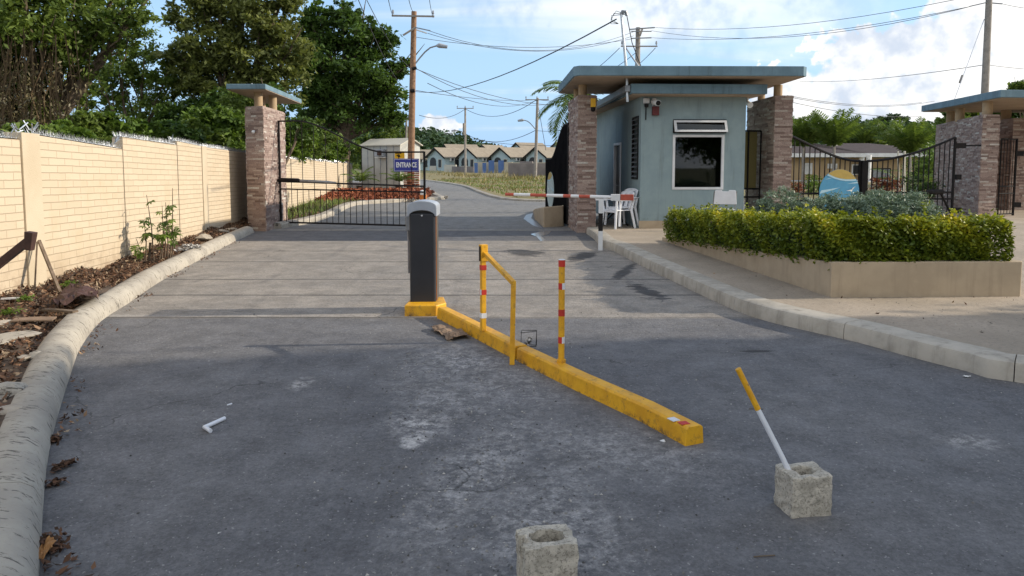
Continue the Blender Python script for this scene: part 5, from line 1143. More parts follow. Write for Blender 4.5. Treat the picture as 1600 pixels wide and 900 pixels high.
q = g(981, 350, .15); t = thing('bucket', 'black bucket standing behind the white armchairs', 'bucket', (q[0] + .12, q[1] + .5, .146))
MB().lathe((q[0] + .12, q[1] + .5, .146), [(.12, 0), (.15, .3), (.16, .3), (.16, .32), (.14, .32)], 18).build('pail', 'terracotta', t, smooth=True); MB().tube([(q[0] - .03, q[1] + .5, .44), (q[0] - .02, q[1] + .42, .3), (q[0] + .12, q[1] + .34, .26), (q[0] + .27, q[1] + .42, .3), (q[0] + .27, q[1] + .5, .44)], .006, 5).build('handle', 'grey_metal', t)
t = thing('folding_table', 'dark metal folding table legs behind the barrier post', 'table', (2.45, 17.6, .146))
b = MB()
for yy in (17.4, 17.9):
    b.tube([(2.1, yy, .15), (2.75, yy, .75)], .02, 6); b.tube([(2.75, yy, .15), (2.1, yy, .75)], .02, 6)
b.tube([(2.1, 17.4, .15), (2.1, 17.9, .15)], .015, 6); b.tube([(2.75, 17.4, .15), (2.75, 17.9, .15)], .015, 6); b.build('legs', 'black_metal', t); MB().box(2.43, 17.65, .77, .8, .6, .03).build('tabletop', 'rust', t, bevel=.005)

# ================================================================ PLANTER, HEDGE, SHRUBS
pl = thing('planter', 'beige angular raised planter bed on the pavement', 'planter', (4.3, 9.5, .145))
Pp = [(3.46, 7.90), (5.56, 7.96), (5.60, 8.02), (6.9, 13.6), (2.86, 13.95)]; Pz = [.53, .53, .53, .24, .21]
def inset(P, d):
    n = len(P); out = []
    for i in range(n):
        a, b_, c = Vector(P[i - 1]), Vector(P[i]), Vector(P[(i + 1) % n]); d1 = (b_ - a).normalized(); d2 = (c - b_).normalized(); n1 = Vector((-d1.y, d1.x)); n2 = Vector((-d2.y, d2.x)); m_ = (n1 + n2).normalized(); out.append(tuple(b_ + m_ * d / max(m_.dot(n1), .3)))
    return out
Pi = inset(Pp, .14); n = 5
b = MB(); vs = [(p[0], p[1], .10) for p in Pp] + [(p[0], p[1], z) for p, z in zip(Pp, Pz)] + [(p[0], p[1], z) for p, z in zip(Pi, Pz)] + [(p[0], p[1], z - .1) for p, z in zip(Pi, Pz)]
fs = []
for k in range(3):
    for i in range(n): fs.append((k * n + i, k * n + (i + 1) % n, (k + 1) * n + (i + 1) % n, (k + 1) * n + i))
b.add(vs, fs); b.build('wall', 'tan_paint', pl, bevel=.008)
b = MB(); b.add([(p[0], p[1], z - .06) for p, z in zip(Pi, Pz)], [tuple(range(n))]); b.build('soil', 'bed_soil', pl)
def zpl(y): return np.interp(y, [7.9, 13.9], [.53, .22])
def hedge_cloud(path, wd, h, n):
    out = []; T_ = []; segs = [(Vector(a), Vector(b_)) for a, b_ in zip(path[:-1], path[1:])]; tot = sum((b_ - a).length for a, b_ in segs)
    for a, b_ in segs:
        k = int(n * (b_ - a).length / tot); t_ = rng.uniform(-.01, 1.01, k); d = (b_ - a).normalized(); nn = Vector((-d.y, d.x))
        side = rng.random(k); w = np.where(side < .34, -1, np.where(side < .62, 1, rng.uniform(-1, 1, k))); hh = np.where(side < .62, rng.random(k) ** .85, 1.0)
        L_ = (b_ - a).length
        bump = .055 * np.sin(t_ * L_ * 4.3 + w * 1.2) + .045 * np.sin(t_ * L_ * 10.3 + hh * 6 + w * 2) + .03 * np.sin(t_ * L_ * 23 + w * 5) 
        w = w * (wd / 2) * (1 + bump * 1.6 - .18 * (hh - .5) ** 2) + rng.normal(size=k) * .022
        x = a.x + (b_.x - a.x) * t_ + nn.x * w; y = a.y + (b_.y - a.y) * t_ + nn.y * w
        z = zpl(y) + h * hh * (1 + bump) + rng.normal(size=k) * .02 - rng.random(k) ** 2 * .07 + .10 * (rng.random(k) < .03) * rng.random(k)
        out.append(np.stack([x, y, z], 1)); T_.append(hh)
    return np.concatenate(out), np.concatenate(T_)
hp = [(3.05, 13.5), (3.30, 10.8), (3.66, 8.20)]; hp2 = [(3.44, 8.2), (5.45, 8.26)]
hg = thing('hedge', 'clipped yellow green hedge along the planter edge', 'hedge', (3.7, 8.4, .5))
Pa, ta = hedge_cloud(hp, .46, .47, 25000); Pb, tb_ = hedge_cloud(hp2, .46, .43, 24000)
nc = 3200; ch_ = rng.random(nc) ** .7; Pc = np.stack([rng.uniform(3.38, 3.92, nc), rng.uniform(7.98, 8.5, nc), .53 + .44 * ch_], 1)
ns_ = 900; sh_ = rng.integers(0, len(Pa) + len(Pb), ns_); Ps = np.concatenate([Pa, Pb])[sh_]; cl_ = rng.integers(0, 70, ns_); off_ = rng.normal(size=(70, 3)) * np.array([.02, .02, 0])
cen = np.concatenate([Pa[ta > .97], Pb[tb_ > .97]]); cen = cen[rng.integers(0, len(cen), 70)]; Ps = cen[cl_] + off_[cl_] + np.stack([rng.normal(size=ns_) * .018, rng.normal(size=ns_) * .018, .13 * rng.random(ns_)], 1)
P = np.concatenate([Pa, Pb, Pc, Ps]); hh = np.concatenate([ta, tb_, ch_, np.ones(ns_)])
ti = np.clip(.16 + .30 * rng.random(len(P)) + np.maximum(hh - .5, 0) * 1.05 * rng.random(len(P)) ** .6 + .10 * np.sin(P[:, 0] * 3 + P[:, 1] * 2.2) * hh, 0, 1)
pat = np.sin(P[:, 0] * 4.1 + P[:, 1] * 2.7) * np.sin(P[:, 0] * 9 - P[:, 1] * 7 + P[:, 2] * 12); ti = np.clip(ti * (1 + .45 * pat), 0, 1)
keep = rng.random(len(P)) > np.clip(.35 * (pat < -.55), 0, 1); P = P[keep]; ti = ti[keep]
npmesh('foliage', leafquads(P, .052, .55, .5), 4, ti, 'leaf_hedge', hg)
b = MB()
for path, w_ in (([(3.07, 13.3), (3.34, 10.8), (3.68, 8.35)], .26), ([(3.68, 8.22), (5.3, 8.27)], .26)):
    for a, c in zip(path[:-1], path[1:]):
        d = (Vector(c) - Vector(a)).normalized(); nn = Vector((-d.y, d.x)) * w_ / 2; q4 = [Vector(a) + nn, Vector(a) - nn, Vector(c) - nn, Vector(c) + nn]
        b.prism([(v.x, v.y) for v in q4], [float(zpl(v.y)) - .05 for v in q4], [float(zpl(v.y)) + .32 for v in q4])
b.build('dark_core', mat('hedge_inner', (.02, .035, .01), (.012, .02, .006), 20, 1, .8, 60), hg)  # solid dark filler added inside the hedge to stop light passing through
k = g(1210, 400, .5); P = cloud([(3.42, 9.0, .47, .10)], 90, .4, 6, .2); npmesh('sprig', leafquads(P, .055, .5, .2), 4, rng.random(len(P)) * .7, 'leaf_bright', hg)
SG = 'blue grey shrubs inside the planter'
for i, (x, y, r, hz, lab) in enumerate(((4.62, 10.6, .48, 1.0, 'low blue grey shrub at the foot of the round emblem, left of its centre'), (4.3, 11.6, .52, 1.0, 'blue grey shrub at the left of the planter, in front of the guardhouse edge'), (5.05, 10.4, .55, 1.0, 'blue grey shrub just left of the round emblem'), (4.05, 12.6, .30, .9, 'small green grey tuft in front of the white folding chair'), (5.1, 9.9, .46, .95, 'low blue grey shrub in front of the round emblem'), (5.75, 11.0, .55, 1.0, 'widest blue grey shrub right behind the hedge middle'), (5.85, 11.9, .5, 1.0, 'blue grey shrub at the back of the planter near the gate centre'), (5.45, 10.0, .42, .98, 'rightmost blue grey shrub'))):
    zb = float(zpl(y)) - .1; r_ = r; zc = (1.19 if i in (0, 2, 4) else 1.17) - r * .55 if i != 3 else .45
    P = cloud([(x + dx * r, y + dy * r, zc + dz * r, r * rr_, .75) for dx, dy, dz, rr_ in ((0, 0, 0, .8), (.5, .1, -.1, .55), (-.5, -.1, -.1, .55), (.1, -.4, -.15, .55), (0, .3, .05, .5))], 9000 if i != 3 else 3000, .22, 34, .6)
    P = P[P[:, 2] > zb]; up_ = P - np.array([x, y, zb]); 
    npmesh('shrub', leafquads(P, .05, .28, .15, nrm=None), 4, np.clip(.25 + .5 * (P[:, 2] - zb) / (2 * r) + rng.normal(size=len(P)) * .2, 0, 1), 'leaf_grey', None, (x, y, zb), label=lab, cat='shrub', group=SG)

# sapling by the left wall
sx_, sy_ = g(246, 402, .15)
t = thing('sapling', 'leafy castor sapling cluster growing against the cream wall', 'sapling', (sx_, sy_, .12)); b = MB(); tips = []
for (dx, h_, le) in ((-.16, .62, .0), (-.05, 1.02, -.06), (.06, .85, .03), (.17, 1.12, .07), (.1, .55, .0), (.2, .7, .02), (.14, .9, .0), (-.22, .35, -.05), (.02, .6, .1)):
    base = Vector((sx_ + dx * .9, sy_ + dx * .5, .1)); tp = base + Vector((le, le * .4, h_)); b.tube([base, base.lerp(tp, .5) + Vector((.02, 0, 0)), tp], [.012, .009, .004], 6); tips.append((base, tp))
b.tube([(sx_ - .12, sy_ - .02, .1), (sx_ - .10, sy_, .38)], .022, 6); b.build('stems', 'bark', t); Q = []; tt = []
for base, tp in tips:
    for k in range(7 if tp.z < 1.0 else 6):
        f = .3 + .7 * random.random(); c = base.lerp(tp, f) + Vector((random.gauss(0, .06), random.gauss(0, .06), random.gauss(0, .03))); r_ = random.uniform(.05, .11)
        ax = Vector((random.gauss(0, .5), random.gauss(0, .5) - .5, 1)).normalized(); e1_ = ax.orthogonal().normalized(); e2_ = ax.cross(e1_); tn = random.random()
        for j in range(7):
            a_ = j * 2 * math.pi / 7.5 + .2; d_ = e1_ * math.cos(a_) + e2_ * math.sin(a_); s2 = e2_ * math.cos(a_) - e1_ * math.sin(a_); rr_ = r_ * random.uniform(.8, 1.1)
            Q.append([c, c + d_ * rr_ * .55 + s2 * rr_ * .2, c + d_ * rr_ + Vector((0, 0, -.25 * rr_)), c + d_ * rr_ * .55 - s2 * rr_ * .2]); tt.append(tn)
npmesh('foliage', np.array([[tuple(v) for v in q] for q in Q]), 4, np.array(tt), 'leaf_bright', t)
for k, (px, py, lab) in enumerate(((42, 470, 'tiny weed at the foot of the cream wall by the thin white stick'), (110, 448, 'small green weed patch right of the leaning metal angles'), (120, 410, 'thin dry weed stalk at the wall foot'), (15, 492, 'low weed at the left edge of the litter bed'))):
    q = g(px, py, .15); P = cloud([(q[0], q[1], .18, .07, .6)], 150, .8, 8, .1); npmesh('weed', leafquads(P, .035, .45, .3), 4, rng.random(len(P)), 'leaf_bright' if k != 2 else 'grass_dry', None, (q[0], q[1], .12), label=lab, cat='weed', group='weeds at the wall foot')

# ================================================================ POLES, LAMPS, WIRES
def pole(label, px_t, py_t, px_b, py_b, Y, r, m='pole_grey', cat='utility pole', gz=None, loc=None):
    a = Vector(at(px_b, py_b, Y)); c = Vector(at(px_t, py_t, Y)); a.z = gz if gz is not None else a.z
    t = thing('utility_pole', label, cat, tuple(a), 'utility poles'); MB().tube([a - Vector((0, 0, .1)), a.lerp(c, .5), c], [r, r * .88, r * .72], 12).build('shaft', m, t, smooth=True); return t, a, c
def xarm(t, c, half, th=.055, tilt=0, ins=3, yd=0, m='pole_grey', hang=False):
    b = MB(); a = Vector((c[0] - half, c[1] - .16 + yd, c[2] + tilt)); e = Vector((c[0] + half, c[1] - .16 - yd, c[2] - tilt)); b.tube([a, e], th, 4); b.build('crossarm', m, t)
    for i in range(ins):
        p = a.lerp(e, .03 + .94 * i / max(ins - 1, 1)); MB().lathe((p.x, p.y, p.z), [(.02, 0), (.025, .12), (.07, .14), (.05, .2), (.06, .24), (.03, .32)], 8).build('insulator', 'grey_metal', t, smooth=True)
    return a, e
def lamp_arm(t, c, dx, dz):
    c = Vector(c); b = MB(); pts = [c + Vector((dx * u, -.2, dz * math.sin(u * math.pi / 2))) for u in (0, .2, .45, .7, 1)]; b.tube(pts, .04, 6); a = b.build('lamp_arm', 'grey_metal', t, smooth=True)
    e = pts[-1]; k = 1 if dx > 0 else -1; MB().tube([e, e + Vector((k * .15, 0, .02)), e + Vector((k * .6, 0, -.06))], [.06, .14, .09], 10).build('lamp_head', 'cap_grey', a, smooth=True); return e
p1_, a1_, t1_ = pole('reddish wooden utility pole with street lamp behind the ENTRANCE sign', 647, 18, 641, 302, 41, .20, 'pole_wood', gz=.0)
def atY(px, py, Y): return Vector(at(px, py, Y))
A1, E1 = xarm(p1_, atY(646, 26, 41), 1.16, .06, .02, 2)
b = MB(); b.tube([atY(630, 55, 40.6), atY(649, 43, 40.8)], .07, 4); b.build('brace_arm', 'pole_grey', p1_); b = MB(); b.tube([atY(649, 43, 40.8), atY(672, 48, 40.2)], .045, 4); b.tube([atY(649, 46, 41.2), atY(667, 52, 41.6)], .04, 4); b.build('side_arm', 'grey_metal', p1_)
lamp_arm(p1_, atY(650, 100, 41), 1.15, .95)
b = MB(); b.tube([atY(644, 108, 40.8), atY(651, 106, 40.8)], .09, 8); b.tube([atY(641, 142, 40.8), atY(648, 142, 40.8)], .1, 8); b.build('clamp', 'black_metal', p1_)
p2_, a2_, t2_ = pole('thin grey utility pole left of the far houses with a transformer', 727, 168, 727, 284, 88, .15, gz=.3); A2, E2 = xarm(p2_, atY(727, 169.5, 88), 1.0, .06, 0, 3)
b = MB(); b.lathe(tuple(atY(725, 211, 87.6)), [(.14, 0), (.15, .02), (.15, 1.35), (.1, 1.4)], 12); b.build('transformer', 'pole_grey', p2_, smooth=True); lamp_arm(p2_, atY(726, 208, 88), -.95, .3)
p3_, a3_, t3_ = pole('light grey utility pole with lamp in front of the middle far house', 840, 153, 836, 301, 70, .17, gz=.1); A3, E3 = xarm(p3_, atY(839, 156, 70), 1.1, .06, 0, 3)
lamp_arm(p3_, atY(837, 203, 70), -1.1, .9)
p4_, a4_, t4_ = pole('utility pole with several crossarms rising behind the long flat roof', 997, 43, 994, 310, 46, .2, gz=0); A4, E4 = xarm(p4_, atY(998, 73, 46), 1.12, .05, 0, 2, 0, 'pole_grey')
for (x0, y0, x1, y1, tk) in ((984, 46, 1023, 43, .05), (986, 49, 1018, 49, .04), (986, 60, 1018, 59, .045)): b = MB(); b.tube([atY(x0, y0, 45.7), atY(x1, y1, 45.7)], tk, 4); b.build('crossarm', 'grey_metal', p4_)
b = MB(); b.tube([atY(1000, 56, 45.6), atY(1004, 44, 45.6)], .07, 4); b.build('brace_arm', 'pole_grey', p4_)
p5_, a5_, t5_ = pole('pale utility pole with guy wire above the right hand canopy', 1546, -14, 1532, 300, 31, .17, gz=0)
b = MB(); b.tube([atY(1541, 4, 31), atY(1566, 6, 31)], .03, 4); b.tube([atY(1541, 4, 31), atY(1515, 10, 31)], .03, 4); b.build('side_arm', 'grey_metal', p5_)
p6_, a6_, t6_ = pole('slim grey pole just left of the reddish wooden pole', 635, 182, 634, 296, 47, .09, gz=0)
WG = 'overhead wires'
W = [('bare wire from the upper arm of the reddish pole to the many armed pole', (670, 48, 40), (992, 49, 46), 1.1), ('second bare wire between the reddish pole and the many armed pole', (668, 52, 41), (990, 56, 46), .95), ('lowest wire near the top of the reddish pole running right', (650, 58, 41), (992, 60, 46), .55),
     ('thick service wire rising from the reddish pole to the guardhouse mast', (648, 143, 41), (963, 30, 16.5), .55), ('drooping cable from the lamp height of the reddish pole to the right', (650, 107, 41), (905, 150, 60), 1.3), ('second drooping cable just below the lamp height cable', (651, 108, 41.2), (940, 158, 64), 1.0),
     ('long low cable from the reddish pole to the far middle pole', (648, 141, 41), (838, 156, 70), .25), ('line from the far middle pole past the stone pier', (840, 156, 70), (1000, 160, 78), .2),
     ('upper left wire slanting down through the dark tree to the reddish pole', (560, 0, 18), (641, 142, 41), .5), ('second wire slanting over the dark tree', (573, 0, 22), (644, 108, 41), .3), ('wire going up from the left end of the top crossarm', (607, 0, 20), (615, 26, 40.8), .1), ('wire going up from the top of the reddish pole', (639, 0, 24), (646, 18, 41), .1), ('wire going up from the right end of the top crossarm', (671, 0, 24), (677, 28, 40.8), .1),
     ('uppermost wire sweeping from the many armed pole to the top right', (1023, 43, 46), (1545, -12, 31), .6), ('second wire from the many armed pole to the right', (1018, 48, 46), (1545, 3, 31), .9), ('third wire from the many armed pole to the right', (1019, 59, 46), (1517, 10, 31), .55),
     ('wire from the pale right pole off the top right corner', (1566, 6, 31), (1720, 10, 29), .2), ('wire meeting the pale right pole above the canopy', (1250, 127, 60), (1540, 101, 31), .25), ('wire leaving the pale right pole rightward above the canopy', (1540, 101, 31), (1720, 112, 35), .1),
     ('low wire above the palms from the right pier', (1230, 149, 40), (1440, 160, 52), .35), ('second low wire above the palms', (1230, 151, 40), (1460, 158, 52), .45), ('lowest wire crossing the right palms', (1230, 158, 42), (1440, 182, 55), .3),
     ('wire between the two far poles at upper arm height', (727, 170, 88), (838, 156, 70), 1.2), ('sagging wire between the two far poles', (727, 209, 88), (836, 204, 70), 1.0), ('wire left of the far transformer pole', (655, 180, 60), (727, 170, 88), .6), ('wire from the far middle pole lamp height going right', (838, 204, 70), (900, 198, 66), .2), ('low wire above the far roofs', (727, 215, 88), (900, 225, 90), .5),
     ('diagonal wire descending right from the reddish pole top toward the far pole', (668, 130, 44), (838, 157, 70), .9), ('wire from the left arm of the many armed pole descending left', (968, 75, 46), (900, 128, 60), .2), ('wire from the right arm of the many armed pole descending behind the roof', (1024, 75, 46), (985, 110, 60), .1), ('middle wire descending behind the long flat roof', (1000, 77, 46), (945, 115, 60), .1), ('steep stay on the far middle pole', (841, 165, 70), (853, 235, 72), .02)]
for lab, a, c, sg_ in W:
    far = (a[2] + c[2]) / 2; wire(lab, atY(*a), atY(*c), sg_, max(.009, .00036 * far) if 'thick' not in lab else .016, group=WG)
t = thing('guy_wire', 'slanting guy wire with insulator from the pale right pole', 'guy wire', tuple(atY(1530, 30, 31)), None)
MB().tube([atY(1538, 30, 31), atY(1488, 165, 29)], .016, 5).build('strand', 'galv', t); MB().tube([atY(1504, 118, 29.7), atY(1500, 129, 29.6)], .05, 6).build('insulator', 'pole_grey', t)

# ================================================================ FAR HOUSES
HN = ['far teal house with tan roof, leftmost, beside the transformer pole', 'far teal house with tan roof behind the transformer pole, second in the row', 'far teal house with arched porch left of the middle pole', 'far teal house with tan roof partly behind the sheeted gate']
def far_house(loc, rz, label, W_=4.7, L_=7.2, ev=2.65, ap=4.2):
    t = thing('house', label, 'house', loc, 'far teal houses in a row', rz)
    b = MB(); b.add([(0, 0, 0), (W_, 0, 0), (W_, 0, ev), (W_ / 2, 0, ap - .12), (0, 0, ev), (0, L_, 0), (W_, L_, 0), (W_, L_, ev), (W_ / 2, L_, ap - .12), (0, L_, ev)], [(0, 1, 2, 3, 4), (5, 9, 8, 7, 6), (1, 6, 7, 2), (0, 4, 9, 5)]); b.build('walls', 'far_teal', t, local=True)
    b = MB(); o = .45; sl = (ap - ev) / (W_ / 2)
    for s_ in (0, 1):
        xo = -o if s_ == 0 else W_ + o; P = [(xo, -o, ev - sl * o), (W_ / 2, -o, ap), (W_ / 2, L_ + o, ap), (xo, L_ + o, ev - sl * o)]
        b.add(P + [(x, y, z + .14) for x, y, z in P], [(0, 1, 2, 3), (4, 7, 6, 5), (0, 4, 5, 1), (2, 6, 7, 3), (0, 3, 7, 4), (1, 5, 6, 2)])
    b.build('roof', 'roof_beige', t, local=True)
    b = MB(); 
    for s_ in (0, 1):
        xo = -o if s_ == 0 else W_ + o; b.vprism([(xo, ev - sl * o - .22), (W_ / 2, ap - .22), (W_ / 2, ap + .10), (xo, ev - sl * o + .1)], (0, -o - .03, 0), (1, 0, 0), .028, (0, 1, 0))
    b.build('bargeboard', 'black_metal', t, local=True)
    b = MB(); a_ = [(.75, .9)] + [(1.55 + .85 * math.cos(math.pi * (1 - i / 10)), 1.75 + .75 * math.sin(math.pi * i / 10)) for i in range(11)] + [(2.4, .9)]
    b.vprism([(.7, .95), (.7, 1.75)] + a_[1:12] + [(2.4, .95)], (0, -.02, 0), (1, 0, 0), .03, (0, 1, 0)); b.build('porch_opening', 'far_dark', t, local=True)
    b = MB(); b.box(1.55, -.06, .45, 1.8, .1, .95); b.build('porch_parapet', 'far_white', t, local=True)
    for (cx, cy, ax, w_, h_, z) in ((3.45, -.03, 0, .7, 1.4, 1.4), (W_ + .03, 3.0, 1, .95, 1.3, 1.5), (W_ + .03, 6.6, 1, .9, 1.3, 1.5)):
        b = MB(); b.box(cx, cy, z, .05 if ax else w_ + .2, w_ + .2 if ax else .05, h_ + .2); wn_ = b.build('window_frame', 'far_white', t, local=True)
        b = MB(); b.box(cx + (.03 if ax else 0), cy - (0 if ax else .03), z, .05 if ax else w_, w_ if ax else .05, h_); b.build('window_pane', 'far_dark', t, local=True)
    b = MB(); b.box(W_ + .2, 1.6, 2.15, .4, .95, .65); ac = b.build('air_conditioner', 'white_paint', t, local=True, bevel=.02)
    b = MB(); b.box(W_ + .42, 1.6, 2.15, .02, .6, .5); b.build('fan_grille', 'far_dark', t, local=True)
    b = MB(); b.box(W_ + .3, 4.8, 1.3, .6, .12, 2.6); b.build('party_wall', 'far_white', t, local=True)
    return t
def hloc(px, Y, z): p = at(px, 258, Y); return (p[0], Y, z)
ra = R(-42)
h0 = far_house(hloc(668, 138, .45), ra, HN[0])
for i, (px, Y) in enumerate(((717, 136.5), (768, 135), (822, 133.5))): dup(h0, hloc(px, Y, .45), ra, HN[i + 1])
HB = ['rear row tan roofed house above the leftmost front house', 'rear row house roof between the two far poles', 'rear row tan roofed house with gable left of the middle pole', 'rear row house roof right of the middle pole']
for i, (px, Y, z, r_) in enumerate(((690, 165, 1.8, -60), (742, 172, 1.9, -35), (797, 165, 2.2, -50), (858, 160, 2.2, -48))): dup(h0, hloc(px, Y, z), R(r_), HB[i], 'far teal houses in the rear row')
h = dup(h0, hloc(640, 150, .3), R(-75), 'far house mostly hidden behind the ENTRANCE sign', 'far teal houses in the rear row')
# block walls in front of the houses
def bwall(label, pts, Y, z0, z1, m, cat='wall', nm='block_wall'):
    a = at(pts[0], 258, Y[0]); c = at(pts[1], 258, Y[1]); d = Vector((c[0] - a[0], c[1] - a[1], 0)).normalized(); n_ = Vector((-d.y, d.x, 0))
    b = MB(); P = [(a[0], a[1]), (c[0], c[1]), (c[0] + n_.x * .2, c[1] + n_.y * .2), (a[0] + n_.x * .2, a[1] + n_.y * .2)]; b.prism(P, z0, z1); return b.build(nm, m, None, loc=(a[0], a[1], 0), label=label, cat=cat)
bwall('pale beige block wall with blue panels in front of the far houses', (741, 800), (100, 97), .3, 1.95, 'block_beige')
bwall('pale beige block wall right part behind the grey block wall', (800, 885), (97, 94), .3, 1.9, 'block_beige')
bwall('unpainted grey block wall in front of the far houses', (794, 868), (76, 74), .2, 1.75, 'block_grey'); bwall('raised step of the unpainted grey block wall', (812, 832), (75.7, 75.2), 1.76, 1.95, 'block_grey')
bwall('low beige garden wall before the leftmost far house', (694, 712), (112, 110), .3, 1.6, 'far_white'); bwall('grey garden wall with sloped top left of the blue panels', (706, 740), (108, 103), .2, 1.35, 'block_grey')
for i, (px, dx_) in enumerate(((744, 2.2), (757, 2), (768, 2.2), (783, 2.4))):
    p = at(px, 258, 98.5); MB().box(p[0], p[1] - .3 - i * .2, 1.15 + (.15 if i > 1 else 0), (.45, .5, .75, .75)[i], .12, 1.75 if i > 1 else 1.4).build('blue_panel', 'far_blue', None, loc=p, label=['leftmost blue panel, narrow, on the pale block wall', 'second blue panel on the pale block wall', 'third, taller blue panel on the pale block wall', 'rightmost and tallest blue panel by the grey block wall'][i], cat='panel', group='blue panels on the pale block wall')

# white shed, sign, palms, bricks
sh = thing('shed', 'pale white panelled shed behind the left swing gate', 'shed', (-7, 44, 0))
sa = atY(566, 300, 44.5); sb_ = atY(626, 300, 42.7); xa, xb = sa.x, sb_.x
zt = atY(566, 226, 42.5).z
su2 = Vector((xb - xa, -1.8, 0)).normalized(); sn2 = Vector((-su2.y, su2.x, 0)); SA = Vector((xa, 44.5, 0)); SL = Vector((xb - xa, -1.8, 0)).length
def spt(u, v, z): q = SA + su2 * u + sn2 * v; return (q.x, q.y, z)
b = MB(); b.add([spt(0, 0, 0), spt(SL, 0, 0), spt(SL, 0, zt), spt(0, 0, zt), spt(0, 1.7, 0), spt(SL, 1.7, 0), spt(SL, 1.7, zt), spt(0, 1.7, zt), spt(SL, .85, zt + .35), spt(0, .85, zt + .35)], [(0, 1, 2, 3), (1, 5, 6, 8, 2), (4, 7, 6, 5), (0, 3, 9, 7, 4)]); b.build('walls', 'shed_white', sh)
b = MB()
for (v0, z0_, v1, z1_) in ((-.12, zt - .04, .85, zt + .37), (1.82, zt - .04, .85, zt + .37)):
    P = [spt(-.1, v0, z0_), spt(SL + .15, v0, z0_), spt(SL + .15, v1, z1_), spt(-.1, v1, z1_)]; b.add(P + [(x, y, z + .05) for x, y, z in P], [(0, 1, 2, 3), (4, 7, 6, 5), (0, 4, 5, 1), (2, 6, 7, 3), (0, 3, 7, 4), (1, 5, 6, 2)])
b.build('roof', 'far_white', sh)
b = MB()
for i in range(1, 6): b.box(*spt(SL * i / 6, -.01, zt / 2), .03, .02, zt - .05, math.atan2(su2.y, su2.x))
b.build('panel_joints', 'grey_metal', sh)
c_ = atY(595, 239, 43.6); t = thing('air_conditioner', 'weathered air conditioner on the white shed front wall', 'air conditioner', tuple(c_)); MB().box(c_.x, c_.y - .25, c_.z, .60, .35, .42, R(-24)).build('casing', 'cap_grey', t, bevel=.015); MB().lathe((c_.x, c_.y - .43, c_.z - .14), [(.14, 0), (.15, .1), (.14, .28)], 12).build('fan_grille', 'rust', t)
b = MB(); b.box(c_.x + .05, c_.y - .2, c_.z - .26, .75, .4, .04, R(-24)); b.build('bracket', 'white_paint', t)
c_ = atY(624.5, 242, 42.6); t = thing('notice_sign', 'yellow notice board with dark lettering above the ENTRANCE sign', 'sign', tuple(c_)); 
y_u = Vector((1, 0, 0)); y_n = Vector((0, -1, 0)); MB().vprism([(-.28, -.21), (.28, -.21), (.28, .21), (-.28, .21)], c_, y_u, .02, y_n).build('board', 'sign_yellow', t)
b = MB()
for (u0, u1, z0) in ((-.24, -.17, .10), (-.15, -.09, .10), (-.07, .0, .10), (.02, .10, .10), (-.18, .02, -.02), (-.12, -.05, -.10), (-.03, .04, -.10)): b.vprism([(u0, z0 - .035), (u1, z0 - .035), (u1, z0 + .035), (u0, z0 + .035)], c_ + y_n * .021, y_u, .002, y_n)
b.build('lettering', 'black_metal', t)
b = MB(); b.tube([c_ + Vector((0, .03, -.2)), (c_.x, c_.y + .03, .1)], .025, 6); b.build('sign_post', 'pole_grey', t)
for i, (px, lab) in enumerate(((637, 'stack of reddish clay bricks left of the wooden pole foot'), (649, 'stack of reddish clay bricks right of the wooden pole foot'))):
    c_ = atY(px, 300, 39 + i * .3); b = MB()
    for r_ in range(13):
        for k in range(2): b.box(c_.x + (k - .5) * .21 + random.uniform(-.015, .015), c_.y, .16 + r_ * .095, .20, .22, .075, random.uniform(-.04, .04), tint=random.random())
    b.build('brick_stack', 'mulch_red', None, loc=(c_.x, c_.y, .1), label=lab, cat='bricks', group='brick stacks by the wooden pole')
def frondmesh(c, az, el, L_, curl, wd, nl=22, leaflen=.35, tint=.5, Q=None, T_=None, ruff=0.0):
    pts = []; p = Vector(c); e = el; d0 = Vector((math.cos(az), math.sin(az), 0)); N_ = 12
    for i in range(N_ + 1):
        pts.append(p.copy()); d = d0 * math.cos(e) + Vector((0, 0, math.sin(e))); p = p + d * (L_ / N_); e -= curl / N_
    side = Vector((-math.sin(az), math.cos(az), 0))
    for i in range(nl):
        u = .08 + .92 * i / nl; k = min(int(u * N_), N_ - 1); f = u * N_ - k; q = pts[k].lerp(pts[k + 1], f); d = (pts[k + 1] - pts[k]).normalized(); upv = side.cross(d)
        l = leaflen * math.sin(math.pi * (.12 + .83 * u)) ** .6
        for s_ in (-1, 1):
            for r_ in ((0,) if not ruff else (-ruff, 0, ruff)):
                dr = (side * s_ * math.cos(r_) + upv * math.sin(r_) * s_ + d * .55 + Vector((0, 0, -.35 + random.gauss(0, .12)))).normalized(); w_ = d * wd
                Q.append([tuple(q), tuple(q + dr * l * .5 + w_), tuple(q + dr * l), tuple(q + dr * l * .5 - w_)]); T_.append(min(1, max(0, tint + random.gauss(0, .15))))
    return pts
